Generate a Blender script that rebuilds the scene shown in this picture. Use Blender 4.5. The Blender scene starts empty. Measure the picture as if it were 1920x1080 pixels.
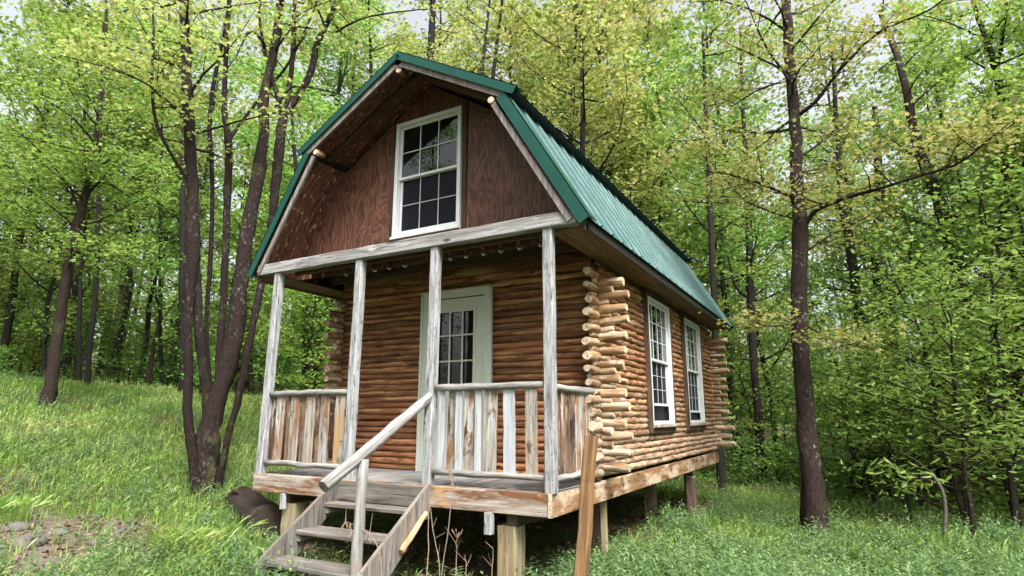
import bpy, math, random
import numpy as np
from math import radians, sin, cos, pi
from mathutils import Vector, Matrix

# ------------------------------------------------------------ camera, world, sun, exposure
SC = bpy.context.scene
COL = SC.collection
CAM = np.array([2.192, -4.5964, 0.6161]); YAW, PITCH, ROLL, FPX = 0.5102, 0.2144, 0.0021, 1110.12
def _basis():
    cy, sy, cp, sp = cos(YAW), sin(YAW), cos(PITCH), sin(PITCH)
    fw = np.array([-sy*cp, cy*cp, sp]); r = np.array([cy, sy, 0]); u = np.cross(r, fw)
    return cos(ROLL)*r + sin(ROLL)*u, -sin(ROLL)*r + cos(ROLL)*u, fw
CR, CU, CF = _basis()
cd = bpy.data.cameras.new('camera'); cam = bpy.data.objects.new('camera', cd); COL.objects.link(cam)
cd.sensor_width = 36; cd.lens = FPX/1920*36; cd.clip_end = 2000; cd.clip_start = 0.05
M4 = Matrix([[CR[i], CU[i], -CF[i], CAM[i]] for i in range(3)] + [[0, 0, 0, 1]])
cam.matrix_world = M4; SC.camera = cam

SUN_EL, SUN_AZ = radians(52), radians(128)      # azimuth clockwise from +y
wd = bpy.data.worlds.new('World'); SC.world = wd; wd.use_nodes = True
nt = wd.node_tree; nt.nodes.clear()
wo = nt.nodes.new('ShaderNodeOutputWorld'); bg = nt.nodes.new('ShaderNodeBackground')
sk = nt.nodes.new('ShaderNodeTexSky'); sk.sky_type = 'NISHITA'; sk.sun_disc = False
sk.sun_elevation = SUN_EL; sk.sun_rotation = SUN_AZ; sk.dust_density = 6; sk.air_density = 1.0; sk.ozone_density = 1.5
hs = nt.nodes.new('ShaderNodeHueSaturation'); hs.inputs['Saturation'].default_value = .25; hs.inputs['Value'].default_value = 1.15
nt.links.new(sk.outputs[0], hs.inputs['Color']); nt.links.new(hs.outputs[0], bg.inputs['Color'])
bg.inputs['Strength'].default_value = 0.125; nt.links.new(bg.outputs[0], wo.inputs['Surface'])
sl = bpy.data.lights.new('sun', 'SUN'); sl.energy = 2.4; sl.angle = radians(18); sl.color = (1, .98, .94)
so = bpy.data.objects.new('sun', sl); COL.objects.link(so)
sd = Vector((sin(SUN_AZ)*cos(SUN_EL), cos(SUN_AZ)*cos(SUN_EL), sin(SUN_EL)))
so.rotation_euler = sd.to_track_quat('Z', 'Y').to_euler()
SC.view_settings.view_transform = 'Standard'; SC.view_settings.look = 'None'; SC.view_settings.gamma = 1
SC.view_settings.exposure = 1.43
SC.render.engine = 'CYCLES'; SC.cycles.max_bounces = 7; SC.cycles.diffuse_bounces = 4; SC.cycles.glossy_bounces = 3
SC.cycles.transmission_bounces = 3; SC.cycles.use_denoising = True

# ------------------------------------------------------------ helpers
rng = random.Random(7); NR = np.random.default_rng(11)
def ray(u, v): return CF + (u-960)/FPX*CR - (v-540)/FPX*CU
def at(u, v, d):                                   # a point at horizontal distance d from the viewer
    r = ray(u, v); return CAM + r*(d/math.hypot(r[0], r[1]))
_GX = [-60, -30, -22, -18, -14, -11.6, -8.5, -6, -3.2, -1.5, 0, 6, 20, 60]
_GZ = [4.2, 2.35, 1.85, 1.6, 1.25, .78, .05, -.45, -.74, -.86, -.9, -.95, -1.1, -1.6]
def gz(x, y):
    x = np.asarray(x, float); y = np.asarray(y, float)
    b = np.interp(x - 0.10*np.maximum(y-4, 0)*(x < -2), _GX, _GZ)
    b = b + np.clip((y-9)/30, 0, 2)*.5
    return b + .035*np.sin(x*1.3+y*.7) + .03*np.sin(y*1.9-x*.6+1) + .015*np.sin(x*4.1)*np.cos(y*3.7)

class MB:
    def __init__(s): s.v = []; s.f = []; s.uv = []; s.rn = []; s.en = []
    def face(s, idx, uvs, rn, en=0): s.f.append(idx); s.uv += uvs; s.rn.append(rn); s.en.append(en)
    def sweep(s, pts, prof, sc=None, up=(0, 0, 1), caps=True, rn=None, uoff=None, twist=0, off=None):
        """sweep a closed 2D profile along 3D points; off = per ring per vertex scale"""
        rn = rng.random() if rn is None else rn
        pts = [Vector(p) for p in pts]; n = len(pts); k = len(prof); b = len(s.v); up = Vector(up)
        uo = rng.random()*50 if uoff is None else uoff
        per = [0]
        for i in range(k): per.append(per[-1] + math.hypot(prof[(i+1) % k][0]-prof[i][0], prof[(i+1) % k][1]-prof[i][1]))
        L = [uo]
        for i in range(n):
            t = (pts[min(i+1, n-1)] - pts[max(i-1, 0)]).normalized()
            x = t.cross(up)
            if x.length < 1e-4: x = t.cross(Vector((0, 1, 0)))
            x.normalize(); y = x.cross(t).normalized()
            if i: L.append(L[-1] + (pts[i]-pts[i-1]).length)
            q = 1 if sc is None else sc[i]; a = twist*i/max(1, n-1); ca, sa = cos(a), sin(a)
            for j, (px, py) in enumerate(prof):
                g = q*(1 if off is None else off[i][j])
                X, Y = (px*ca-py*sa)*g, (px*sa+py*ca)*g
                s.v.append(tuple(pts[i] + x*X + y*Y))
        for i in range(n-1):
            for j in range(k):
                j2 = (j+1) % k
                s.face([b+i*k+j, b+i*k+j2, b+(i+1)*k+j2, b+(i+1)*k+j],
                       [(L[i], per[j]), (L[i], per[j+1]), (L[i+1], per[j+1]), (L[i+1], per[j])], rn)
        if caps:
            s.face([b+j for j in reversed(range(k))], [(uo+prof[j][0], prof[j][1]) for j in reversed(range(k))], rn, 1)
            s.face([b+(n-1)*k+j for j in range(k)], [(uo+prof[j][0], prof[j][1]) for j in range(k)], rn, 1)
    def board(s, p0, p1, w, h, up=(0, 0, 1), ch=.004, seg=1, wob=0, rn=None, taper=1):
        a, c = w/2, h/2
        prof = [(-a+ch, -c), (a-ch, -c), (a, -c+ch), (a, c-ch), (a-ch, c), (-a+ch, c), (-a, c-ch), (-a, -c+ch)]
        p0, p1 = Vector(p0), Vector(p1)
        pts = [p0.lerp(p1, i/seg) for i in range(seg+1)]
        if wob:
            for i in range(len(pts)): pts[i] = pts[i] + Vector((rng.gauss(0, wob), rng.gauss(0, wob), rng.gauss(0, wob)))*(0 if i in (0, seg) else 1)
        sc = [1 + (taper-1)*i/seg for i in range(seg+1)]
        s.sweep(pts, prof, sc, up, rn=rn)
    def log(s, p0, p1, r, k=12, seg=None, wob=.006, rn=None, rough=.05, taper=1):
        p0, p1 = Vector(p0), Vector(p1); d = (p1-p0).length
        seg = seg or max(2, int(d/.22))
        pts = [p0.lerp(p1, i/seg) + Vector((rng.gauss(0, wob), rng.gauss(0, wob), rng.gauss(0, wob))) for i in range(seg+1)]
        prof = [(r*cos(2*pi*j/k), r*sin(2*pi*j/k)) for j in range(k)]
        off = [[1+rng.gauss(0, rough*.5) for j in range(k)] for i in range(seg+1)]
        sc = [(1+rng.gauss(0, rough))*(1+(taper-1)*i/seg) for i in range(seg+1)]
        sc[0] *= .97; sc[-1] *= .97
        s.sweep(pts, prof, sc, up=(0, 1, 0) if abs((p1-p0).normalized().z) > .8 else (0, 0, 1), rn=rn, off=off)
    def quad(s, a, b, c, d, su=1, sv=1, rn=None, uo=0):
        i = len(s.v); s.v += [tuple(a), tuple(b), tuple(c), tuple(d)]
        lu = (Vector(b)-Vector(a)).length; lv = (Vector(d)-Vector(a)).length
        s.face([i, i+1, i+2, i+3], [(uo, 0), (uo+lu*su, 0), (uo+lu*su, lv*sv), (uo, lv*sv)], rng.random() if rn is None else rn)
    def slab(s, poly, thick, axis=1, rn=None, uvrot=False):
        """extrude a planar polygon (3D points) along a world axis by thick"""
        rn = rng.random() if rn is None else rn
        n = len(poly); b = len(s.v); t = Vector([0, 0, 0]); t[axis] = thick
        for p in poly: s.v.append(tuple(p))
        for p in poly: s.v.append(tuple(Vector(p)+t))
        o = [i for i in range(3) if i != axis]
        def U(p): p = s.v[p]; return (p[o[1]], p[o[0]]) if not uvrot else (p[o[0]], p[o[1]])
        f0 = list(range(b, b+n)); f1 = [b+n+i for i in reversed(range(n))]
        s.face(f0, [U(i) for i in f0], rn); s.face(f1, [U(i) for i in f1], rn)
        for i in range(n):
            j = (i+1) % n; l = (Vector(poly[j])-Vector(poly[i])).length
            s.face([b+j, b+i, b+n+i, b+n+j], [(l, 0), (0, 0), (0, thick), (l, thick)], rn, 0)
    def build(s, name, mat, parent=None, smooth=False):
        me = bpy.data.meshes.new(name); me.from_pydata(s.v, [], s.f)
        uv = me.uv_layers.new(name='UVMap'); uv.data.foreach_set('uv', np.array(s.uv, np.float32).ravel())
        a = me.attributes.new('rnd', 'FLOAT', 'FACE'); a.data.foreach_set('value', np.array(s.rn, np.float32))
        a = me.attributes.new('endg', 'FLOAT', 'FACE'); a.data.foreach_set('value', np.array(s.en, np.float32))
        if smooth:
            sm = np.array([e == 0 for e in s.en]); me.polygons.foreach_set('use_smooth', sm)
        me.materials.append(mat); me.update()
        return link(name, me, parent)
def link(name, me, parent=None):
    o = bpy.data.objects.new(name, me); COL.objects.link(o)
    if parent is not None: o.parent = parent
    return o
def tag(o, label=None, cat=None, group=None, kind=None):
    if label: o['label'] = label
    if cat: o['category'] = cat
    if group: o['group'] = group
    if kind: o['kind'] = kind
    return o
def empty(name, loc=(0, 0, 0), rz=0, label=None, cat=None, group=None):
    o = bpy.data.objects.new(name, None); COL.objects.link(o); o.location = loc; o.rotation_euler = (0, 0, rz)
    o.empty_display_size = .2
    return tag(o, label, cat, group)

# ------------------------------------------------------------ materials
class NT:
    def __init__(s, name):
        s.m = bpy.data.materials.new(name); s.m.use_nodes = True; s.t = s.m.node_tree; s.t.nodes.clear()
        s.out = s.n('ShaderNodeOutputMaterial')
    def n(s, t, **k):
        x = s.t.nodes.new(t)
        for a, b in k.items(): setattr(x, a, b)
        return x
    def l(s, a, b): s.t.links.new(a, b)
    def val(s, x, inp):
        if hasattr(x, 'is_linked') or hasattr(x, 'links'): s.l(x, inp)
        else:
            if isinstance(x, (tuple, list)) and len(x) == 3 and inp.type == 'RGBA': x = (*x, 1)
            inp.default_value = x
    def math(s, op, a, b=0, c=0, clamp=False):
        x = s.n('ShaderNodeMath', operation=op, use_clamp=clamp)
        for i, q in enumerate((a, b, c)): s.val(q, x.inputs[i])
        return x.outputs[0]
    def attr(s, name): return s.n('ShaderNodeAttribute', attribute_name=name).outputs['Fac']
    def uv(s): return s.n('ShaderNodeUVMap', uv_map='UVMap').outputs[0]
    def vec(s, v, scale, off=None):
        x = s.n('ShaderNodeVectorMath', operation='MULTIPLY'); s.l(v, x.inputs[0]); x.inputs[1].default_value = scale
        if off is None: return x.outputs[0]
        c = s.n('ShaderNodeCombineXYZ'); s.l(off, c.inputs[2])
        y = s.n('ShaderNodeVectorMath', operation='ADD'); s.l(x.outputs[0], y.inputs[0]); s.l(c.outputs[0], y.inputs[1]); return y.outputs[0]
    def noise(s, v, scale=1, detail=5, rough=.55, dist=0):
        x = s.n('ShaderNodeTexNoise'); s.l(v, x.inputs['Vector']); x.inputs['Scale'].default_value = scale
        x.inputs['Detail'].default_value = detail; x.inputs['Roughness'].default_value = rough; x.inputs['Distortion'].default_value = dist
        return x.outputs['Fac']
    def ramp(s, f, stops, interp='LINEAR'):
        x = s.n('ShaderNodeValToRGB'); s.l(f, x.inputs[0]); e = x.color_ramp.elements; x.color_ramp.interpolation = interp
        while len(e) < len(stops): e.new(.5)
        for i, (p, c) in enumerate(stops):
            e[i].position = p; e[i].color = (c, c, c, 1) if not isinstance(c, (tuple, list)) else (*c, 1)
        return x.outputs[0]
    def mix(s, f, a, b, mode='MIX'):
        x = s.n('ShaderNodeMix', data_type='RGBA', blend_type=mode); s.val(f, x.inputs[0]); s.val(a, x.inputs[6]); s.val(b, x.inputs[7]); return x.outputs[2]
    def bump(s, h, strength=.5, dist=.005, nrm=None):
        x = s.n('ShaderNodeBump'); s.l(h, x.inputs['Height']); x.inputs['Strength'].default_value = strength; x.inputs['Distance'].default_value = dist
        if nrm is not None: s.l(nrm, x.inputs['Normal'])
        return x.outputs[0]
    def pbr(s, col, rough=.7, nrm=None, spec=.3, metal=0, coat=0):
        x = s.n('ShaderNodeBsdfPrincipled'); s.val(col, x.inputs['Base Color']); s.val(rough, x.inputs['Roughness'])
        x.inputs['Specular IOR Level'].default_value = spec; x.inputs['Metallic'].default_value = metal; x.inputs['Coat Weight'].default_value = coat
        if nrm is not None: s.l(nrm, x.inputs['Normal'])
        s.l(x.outputs[0], s.out.inputs[0]); return x

def wood(name, base, dark, patch=None, pcut=.55, pscale=(1.6, 9, 1), patch2=None, p2cut=.6, crack=.5, cscale=(3, 70, 1), endc=(.5, .42, .3),
         spots=0, var=.25, rough=.75, gscale=(1.5, 26, 1), bump=.6, knots=0, low=None, lowz=(.1, .9)):
    n = NT(name); uv = n.uv(); rn = n.attr('rnd'); off = n.math('MULTIPLY', rn, 41.3)
    g = n.noise(n.vec(uv, gscale, off), 1, 7, .62, .5)
    c = n.ramp(g, [(.32, dark), (.62, base)])
    if patch is not None:
        p = n.noise(n.vec(uv, pscale, off), 1, 6, .65, .3)
        c = n.mix(n.ramp(p, [(pcut-.04, 0), (pcut+.06, 1)]), c, patch)
    if patch2 is not None:
        p = n.noise(n.vec(uv, (pscale[0]*1.7, pscale[1]*.7, 1), n.math('ADD', off, 7.7)), 1, 6, .7, .3)
        c = n.mix(n.ramp(p, [(p2cut-.03, 0), (p2cut+.05, 1)]), c, patch2)
    if low is not None:      # rain-splashed, sun-bleached lower courses
        sp = n.n('ShaderNodeSeparateXYZ'); n.l(n.n('ShaderNodeNewGeometry').outputs['Position'], sp.inputs[0])
        zz = n.math('ADD', sp.outputs[2], n.math('MULTIPLY', n.math('SUBTRACT', n.noise(n.vec(uv, (1.1, 3, 1), off), 1, 5, .7), .5), 1.6))
        f = n.n('ShaderNodeMapRange'); n.l(zz, f.inputs[0]); f.inputs[1].default_value = lowz[0]; f.inputs[2].default_value = lowz[1]; f.inputs[3].default_value = 1; f.inputs[4].default_value = 0
        pz = n.noise(n.vec(uv, (3.5, 12, 1), n.math('ADD', off, 2)), 1, 6, .7, .3)
        c = n.mix(n.math('MULTIPLY', f.outputs[0], n.ramp(pz, [(.40, 0), (.56, 1)])), c, low)
    cr = n.noise(n.vec(uv, cscale, off), 1, 4, .6, .8)
    ck = n.ramp(cr, [(.30, 1-crack), (.43, 1)])
    c = n.mix(1, c, ck, 'MULTIPLY')
    if spots:
        v = n.noise(n.vec(uv, (26, 60, 1), off), 1, 3, .6, 0)
        c = n.mix(n.ramp(v, [(.66-.0, 0), (.70, spots)]), c, (dark[0]*.5, dark[1]*.5, dark[2]*.5))
    if knots:
        kn = n.n('ShaderNodeTexVoronoi', feature='F1'); n.l(n.vec(uv, (2.3, 5.5, 1), off), kn.inputs['Vector'])
        kn.inputs['Scale'].default_value = 1
        c = n.mix(n.ramp(kn.outputs['Distance'], [(.06, knots), (.13, 0)]), c, (dark[0]*.35, dark[1]*.35, dark[2]*.35))
    b = n.math('ADD', n.math('MULTIPLY', n.math('SUBTRACT', rn, .5), 2*var), 1)
    c = n.mix(1, c, b, 'MULTIPLY')
    e = n.attr('endg')
    ge = n.n('ShaderNodeNewGeometry').outputs['Position']
    en = n.noise(ge, 38, 4, .6)
    ec = n.mix(1, n.ramp(en, [(.34, tuple(q*.25 for q in endc)), (.5, endc)]), b, 'MULTIPLY')
    c = n.mix(e, c, ec)
    h = n.math('ADD', n.math('MULTIPLY', g, .6), n.math('MULTIPLY', ck, .5))
    n.pbr(c, rough, n.bump(h, bump, .006), .25)
    return n.m

GREY = (.47, .45, .43)
M = {}
M['post'] = wood('weathered_white_wood', (.37, .375, .385), (.13, .125, .13), (.22, .19, .16), .63, (1.8, 16, 1), (.11, .095, .09), .64, crack=.85, cscale=(9, 36, 1), spots=.95, var=.12, endc=(.4, .38, .34), gscale=(3, 24, 1), bump=1)
M['beam'] = wood('grey_weathered_beam', (.33, .325, .32), (.10, .09, .085), (.17, .14, .12), .58, (1.0, 12, 1), (.40, .395, .39), .60, crack=.8, cscale=(3, 30, 1), spots=.6, var=.0, endc=(.25, .23, .2), knots=.9, bump=1)
M['grey'] = wood('weathered_grey_wood', (.30, .29, .28), (.10, .092, .088), (.20, .165, .135), .60, crack=.75, cscale=(3, 40, 1), var=.14, endc=(.16, .14, .13), spots=.6, bump=1)
M['barge'] = wood('weathered_barge_wood', (.27, .25, .235), (.10, .085, .08), (.17, .12, .10), .56, crack=.7, var=.1, endc=(.16, .14, .13), spots=.5)
M['stair'] = wood('grey_brown_stair_wood', (.215, .195, .175), (.075, .065, .056), (.17, .135, .105), .56, crack=.75, cscale=(3, 40, 1), var=.15, endc=(.2, .18, .15), spots=.5, bump=1)
M['joist'] = wood('peeling_rim_board', (.40, .355, .315), (.19, .13, .095), (.16, .075, .035), .52, (1.3, 8, 1), (.40, .24, .12), .58, crack=.6, cscale=(4, 24, 1), spots=.8, var=.05, bump=1)
M['side_joist'] = wood('orange_rim_board', (.30, .17, .085), (.12, .06, .03), (.42, .33, .24), .52, (2.6, 7, 1), (.08, .042, .027), .58, crack=.6, cscale=(4, 24, 1), spots=.6, var=.06, bump=1)
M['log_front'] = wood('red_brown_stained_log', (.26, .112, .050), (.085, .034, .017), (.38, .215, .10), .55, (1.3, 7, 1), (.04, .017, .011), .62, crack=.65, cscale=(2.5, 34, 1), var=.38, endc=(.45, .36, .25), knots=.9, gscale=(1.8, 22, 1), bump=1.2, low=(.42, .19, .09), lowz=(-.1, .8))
M['log_side'] = wood('peeled_honey_log', (.33, .18, .08), (.12, .05, .022), (.17, .062, .026), .50, (2.6, 8, 1), (.48, .36, .24), .57, crack=.65, cscale=(4, 26, 1), var=.28, endc=(.55, .46, .34), knots=.7, bump=1.2, low=(.46, .37, .275), lowz=(-.4, 1.1), spots=.5)
M['log_end'] = wood('hewn_log_end', (.31, .19, .09), (.12, .06, .028), (.40, .32, .23), .54, (3, 8, 1), (.20, .10, .05), .58, crack=.65, cscale=(4, 26, 1), var=.25, endc=(.50, .40, .28), knots=.5, bump=1.2, low=(.45, .385, .32), lowz=(-.2, 1.2))
M['ply'] = None
def plywood():
    n = NT('dark_stained_plywood'); uv = n.uv(); rn = n.attr('rnd'); off = n.math('MULTIPLY', rn, 31)
    q = n.noise(n.vec(uv, (1.15, 4.2, 1), off), 1, 2.5, .45, .35)
    w = n.math('ADD', n.math('MULTIPLY', n.math('SINE', n.math('MULTIPLY', q, 95)), .5), .5)
    g = n.noise(n.vec(uv, (4, 60, 1), off), 1, 5, .6, .4)
    f = n.math('ADD', n.math('MULTIPLY', w, .24), n.math('MULTIPLY', g, .78))
    c = n.ramp(f, [(.24, (.028, .013, .010)), (.5, (.088, .037, .024)), (.82, (.19, .090, .058))])
    p = n.noise(n.vec(uv, (2.2, 4.5, 1), n.math('ADD', off, 3)), 1, 7, .68, .4)
    c = n.mix(n.ramp(p, [(.55, 0), (.66, .8)]), c, (.20, .075, .032))
    p2 = n.noise(n.vec(uv, (9, 22, 1), n.math('ADD', off, 5)), 1, 5, .7, .2)
    lo = n.n('ShaderNodeSeparateXYZ'); n.l(uv, lo.inputs[0])
    msk = n.ramp(n.math('MULTIPLY', n.math('SUBTRACT', lo.outputs[0], 2.2), .7), [(.0, .09), (.6, 0)])
    th = n.math('ADD', p2, msk)
    c = n.mix(n.ramp(th, [(.69, 0), (.72, 1)]), c, (.5, .34, .2))
    n.pbr(c, .55, n.bump(f, .5, .004), .35); return n.m
M['ply'] = plywood()
M['dark_wood'] = wood('dark_porch_ceiling_wood', (.085, .05, .03), (.035, .02, .013), (.12, .08, .05), .6, crack=.4, var=.3, endc=(.1, .07, .05))
M['soffit'] = wood('brown_soffit_plywood', (.20, .125, .07), (.09, .05, .03), (.13, .07, .035), .55, crack=.4, var=.12, spots=.3)
M['board_old'] = wood('peeling_baluster_board', (.42, .405, .385), (.17, .14, .115), (.25, .13, .065), .52, (1.9, 11, 1), (.10, .06, .04), .58, crack=.8, cscale=(4, 30, 1), spots=.8, var=.15, bump=1)
M['board_brown'] = wood('brown_baluster_board', (.19, .12, .08), (.06, .038, .028), (.42, .34, .27), .58, (1.7, 12, 1), (.03, .018, .014), .56, crack=.75, cscale=(3, 36, 1), var=.35, bump=1)
M['board_white'] = wood('white_painted_board', (.42, .44, .47), (.25, .255, .27), (.32, .28, .24), .62, (1.6, 10, 1), (.2, .16, .14), .68, crack=.5, cscale=(4, 36, 1), spots=.6, var=.06)
M['board_gold'] = wood('golden_peeled_board', (.40, .375, .35), (.18, .14, .11), (.38, .22, .09), .54, (1.6, 6, 1), (.10, .06, .04), .57, crack=.75, cscale=(4, 30, 1), spots=.7, var=.08)
M['stake'] = wood('amber_wet_stake_wood', (.25, .14, .062), (.07, .034, .015), (.13, .07, .038), .54, crack=.45, cscale=(3, 60, 1), spots=.5, bump=1, var=.1, endc=(.24, .14, .07))
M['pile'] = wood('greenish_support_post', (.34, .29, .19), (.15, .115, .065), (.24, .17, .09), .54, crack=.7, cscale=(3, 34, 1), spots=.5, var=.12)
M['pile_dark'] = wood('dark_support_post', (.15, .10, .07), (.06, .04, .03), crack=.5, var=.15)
M['bare'] = wood('freshly_split_wood', (.58, .36, .20), (.34, .17, .08), (.22, .12, .07), .54, crack=.6, var=.1, spots=.5)
M['deadlog'] = wood('rotting_log_bark', (.050, .034, .028), (.015, .010, .009), (.13, .095, .075), .62, (2, 9, 1), crack=.8, cscale=(4, 22, 1), var=.2, endc=(.05, .035, .025), bump=1)

def paint(name, col, rough=.4, grime=.25):
    n = NT(name); p = n.n('ShaderNodeNewGeometry').outputs['Position']
    g = n.noise(p, 9, 6, .65); c = n.mix(n.ramp(g, [(.45, 0), (.75, grime)]), col, tuple(q*.45 for q in col))
    n.pbr(c, rough, n.bump(n.noise(p, 60, 3), .08, .002), .4); return n.m
M['vinyl'] = paint('white_vinyl', (.54, .565, .57), .35, .15)
M['door'] = paint('pale_green_white_door_paint', (.52, .555, .48), .4, .15)
M['sash_shadow'] = paint('shaded_vinyl', (.33, .35, .37), .4)  # white vinyl with shade painted in, for the lower sash grille
def roofmat(name, col, col2, rough=.33):
    n = NT(name); p = n.n('ShaderNodeNewGeometry').outputs['Position']
    g = n.noise(n.vec(p, (3, 3, .8)), 1.5, 6, .6); c = n.mix(n.ramp(g, [(.35, 0), (.7, 1)]), col, col2)
    r = n.ramp(n.noise(p, 5, 4), [(.3, rough-.05), (.7, rough+.12)])
    n.pbr(c, r, None, .28, coat=.0); return n.m
M['roof'] = roofmat('green_painted_roof_steel', (.026, .080, .076), (.036, .100, .095), .5)
M['trim'] = roofmat('dark_green_roof_trim', (.006, .048, .037), (.009, .062, .048), .32)
def glass(name, col, rough=.03, spec=.7):
    n = NT(name); p = n.n('ShaderNodeNewGeometry').outputs['Position']
    n.pbr(col, rough, n.bump(n.noise(p, 3.5, 2), .03, .02), spec); return n.m
M['glass'] = glass('window_glass', (.005, .007, .006), .0, .85)
M['screen'] = glass('dark_insect_screen', (.007, .008, .012), .5, .12)
M['rust'] = paint('dull_metal', (.12, .11, .1), .5)
def bulbmat():
    n = NT('clear_bulb_glass'); n.pbr((.2, .19, .18), .08, None, .5).inputs['Transmission Weight'].default_value = .6; return n.m
M['bulb'] = bulbmat()
M['black'] = paint('black_cord_and_eave_shade', (.02, .02, .02), .5)

def bark(name, a, b, lich=(.35, .36, .33), lcut=.64, moss=0, sc=1):
    n = NT(name); uv = n.uv(); rn = n.attr('rnd'); off = n.math('MULTIPLY', rn, 17)
    g = n.noise(n.vec(uv, (9*sc, 5*sc, 1), off), 2.2, 8, .72, .6)
    c = n.ramp(g, [(.38, b), (.60, a)])
    p = n.n('ShaderNodeNewGeometry').outputs['Position']
    l = n.noise(n.vec(p, (1, 1, .55)), 26, 6, .75); l2 = n.noise(p, 1.1, 3, .5)
    m = n.math('MULTIPLY', n.ramp(l, [(lcut-.02, 0), (lcut+.05, 1)]), n.ramp(l2, [(.40, 0), (.6, 1)]))
    c = n.mix(m, c, lich)
    if moss:
        l3 = n.noise(p, 2.2, 5, .6); c = n.mix(n.ramp(l3, [(.58, 0), (.68, moss)]), c, (.09, .10, .025))
    oi = n.n('ShaderNodeObjectInfo').outputs['Random']
    c = n.mix(1, c, n.math('ADD', n.math('MULTIPLY', oi, .5), .75), 'MULTIPLY')
    n.pbr(c, .85, n.bump(g, 1.0, .02), .15); return n.m
M['bark_red'] = bark('reddish_dark_bark', (.046, .029, .025), (.008, .0055, .005), (.24, .23, .22), .58, .7)
M['bark_brown'] = bark('brown_bark', (.050, .034, .027), (.009, .007, .006), (.34, .32, .28), .62, .3)
M['bark_dark'] = bark('dark_grey_bark', (.034, .028, .024), (.008, .007, .006), (.2, .2, .17), .66)
M['bark_pale'] = bark('dead_pale_bark', (.24, .22, .185), (.11, .095, .08), (.4, .4, .35), .7)
def leafmat(name, a, b, c3=None, trans=.55, hv=.5):
    n = NT(name); rn = n.attr('rnd')
    stops = [(0, a), (1, b)] if c3 is None else [(0, a), (.72, b), (1, c3)]
    c = n.ramp(rn, stops)
    oi = n.n('ShaderNodeObjectInfo').outputs['Random']
    h = n.n('ShaderNodeHueSaturation'); n.l(c, h.inputs['Color'])
    n.l(n.math('ADD', n.math('MULTIPLY', oi, .045), .478), h.inputs['Hue'])
    n.l(n.math('ADD', n.math('MULTIPLY', oi, hv), 1-hv/2), h.inputs['Value'])
    p = n.n('ShaderNodeBsdfPrincipled'); n.l(h.outputs[0], p.inputs['Base Color']); p.inputs['Roughness'].default_value = .5
    p.inputs['Specular IOR Level'].default_value = .35
    t = n.n('ShaderNodeBsdfTranslucent'); n.l(h.outputs[0], t.inputs['Color'])
    x = n.n('ShaderNodeMixShader'); x.inputs[0].default_value = trans
    n.l(p.outputs[0], x.inputs[1]); n.l(t.outputs[0], x.inputs[2]); n.l(x.outputs[0], n.out.inputs[0]); return n.m
M['leaf_green'] = leafmat('fresh_green_leaves', (.14, .25, .045), (.25, .385, .08), (.36, .48, .13))
M['leaf_lime'] = leafmat('yellow_green_leaves', (.17, .29, .045), (.29, .42, .085), (.40, .50, .14))
M['leaf_tan'] = leafmat('young_tan_green_leaves', (.28, .34, .08), (.42, .45, .13), (.50, .44, .19))
M['leaf_deep'] = leafmat('deep_green_leaves', (.10, .20, .045), (.17, .30, .07), (.25, .39, .10))
M['grass'] = leafmat('grass_blades', (.12, .205, .035), (.26, .37, .07), (.50, .49, .23), .4, .0)
M['weed'] = leafmat('weed_leaves', (.09, .17, .07), (.17, .28, .11), (.30, .41, .18), .4, .0)
M['dry'] = wood('dry_weed_stalk', (.33, .24, .18), (.2, .14, .1), var=.2, crack=.2)
def groundmat():
    n = NT('forest_ground'); p = n.n('ShaderNodeNewGeometry').outputs['Position']
    a = n.noise(p, 1.3, 6, .6); b = n.noise(p, 22, 6, .7); d = n.noise(p, 70, 4, .7)
    litter = n.ramp(b, [(.3, (.035, .024, .016)), (.5, (.095, .065, .042)), (.68, (.20, .15, .10))])
    green = n.ramp(b, [(.3, (.02, .04, .010)), (.6, (.07, .12, .025))])
    s = n.n('ShaderNodeSeparateXYZ'); n.l(p, s.inputs[0])
    c = n.mix(n.ramp(a, [(.40, 0), (.58, 1)]), litter, green)
    # bare path soil at the lower left
    v = n.n('ShaderNodeVectorMath', operation='DISTANCE'); n.l(n.vec(p, (1, 1.1, 0)), v.inputs[0]); v.inputs[1].default_value = (-4.85, -1.5, 0)
    dm = n.math('SUBTRACT', n.math('MULTIPLY', v.outputs['Value'], .45), n.math('MULTIPLY', n.math('SUBTRACT', a, .5), .9))
    soil = n.mix(n.ramp(n.noise(p, 3.5, 4, .6), [(.4, 0), (.6, 1)]), n.ramp(d, [(.3, (.075, .062, .05)), (.55, (.19, .16, .13)), (.7, (.30, .27, .23))]), n.ramp(b, [(.3, (.05, .04, .032)), (.6, (.17, .13, .10))]))
    c = n.mix(n.ramp(dm, [(.55, 1), (.75, 0)]), c, soil)
    h = n.math('ADD', b, n.math('MULTIPLY', d, .5))
    n.pbr(c, .9, n.bump(h, .9, .03), .2); return n.m
M['ground'] = groundmat()
M['stone'] = (lambda: paint('pale_stone', (.115, .105, .095), .9, .8))()

# ------------------------------------------------------------ the cabin
CX, W, LEN = -1.832, 3.665, 7.115
cabin = empty('log_cabin', (0, 0, 0), 0, 'small rustic log cabin on posts with green gambrel roof, front porch and steps', 'cabin')
SP, LR = .144, .0372
def rows(z0, z1, ph=0):
    z = z0 + ph
    while z < z1: yield z; z += SP/2
SWX = -.052; FWY = 1.21; BWY = 6.95
SWIN = [(2.7765, 3.8273), (4.7315, 5.8225)]; WZ0, WZ1 = .5265, 2.1561
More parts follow.
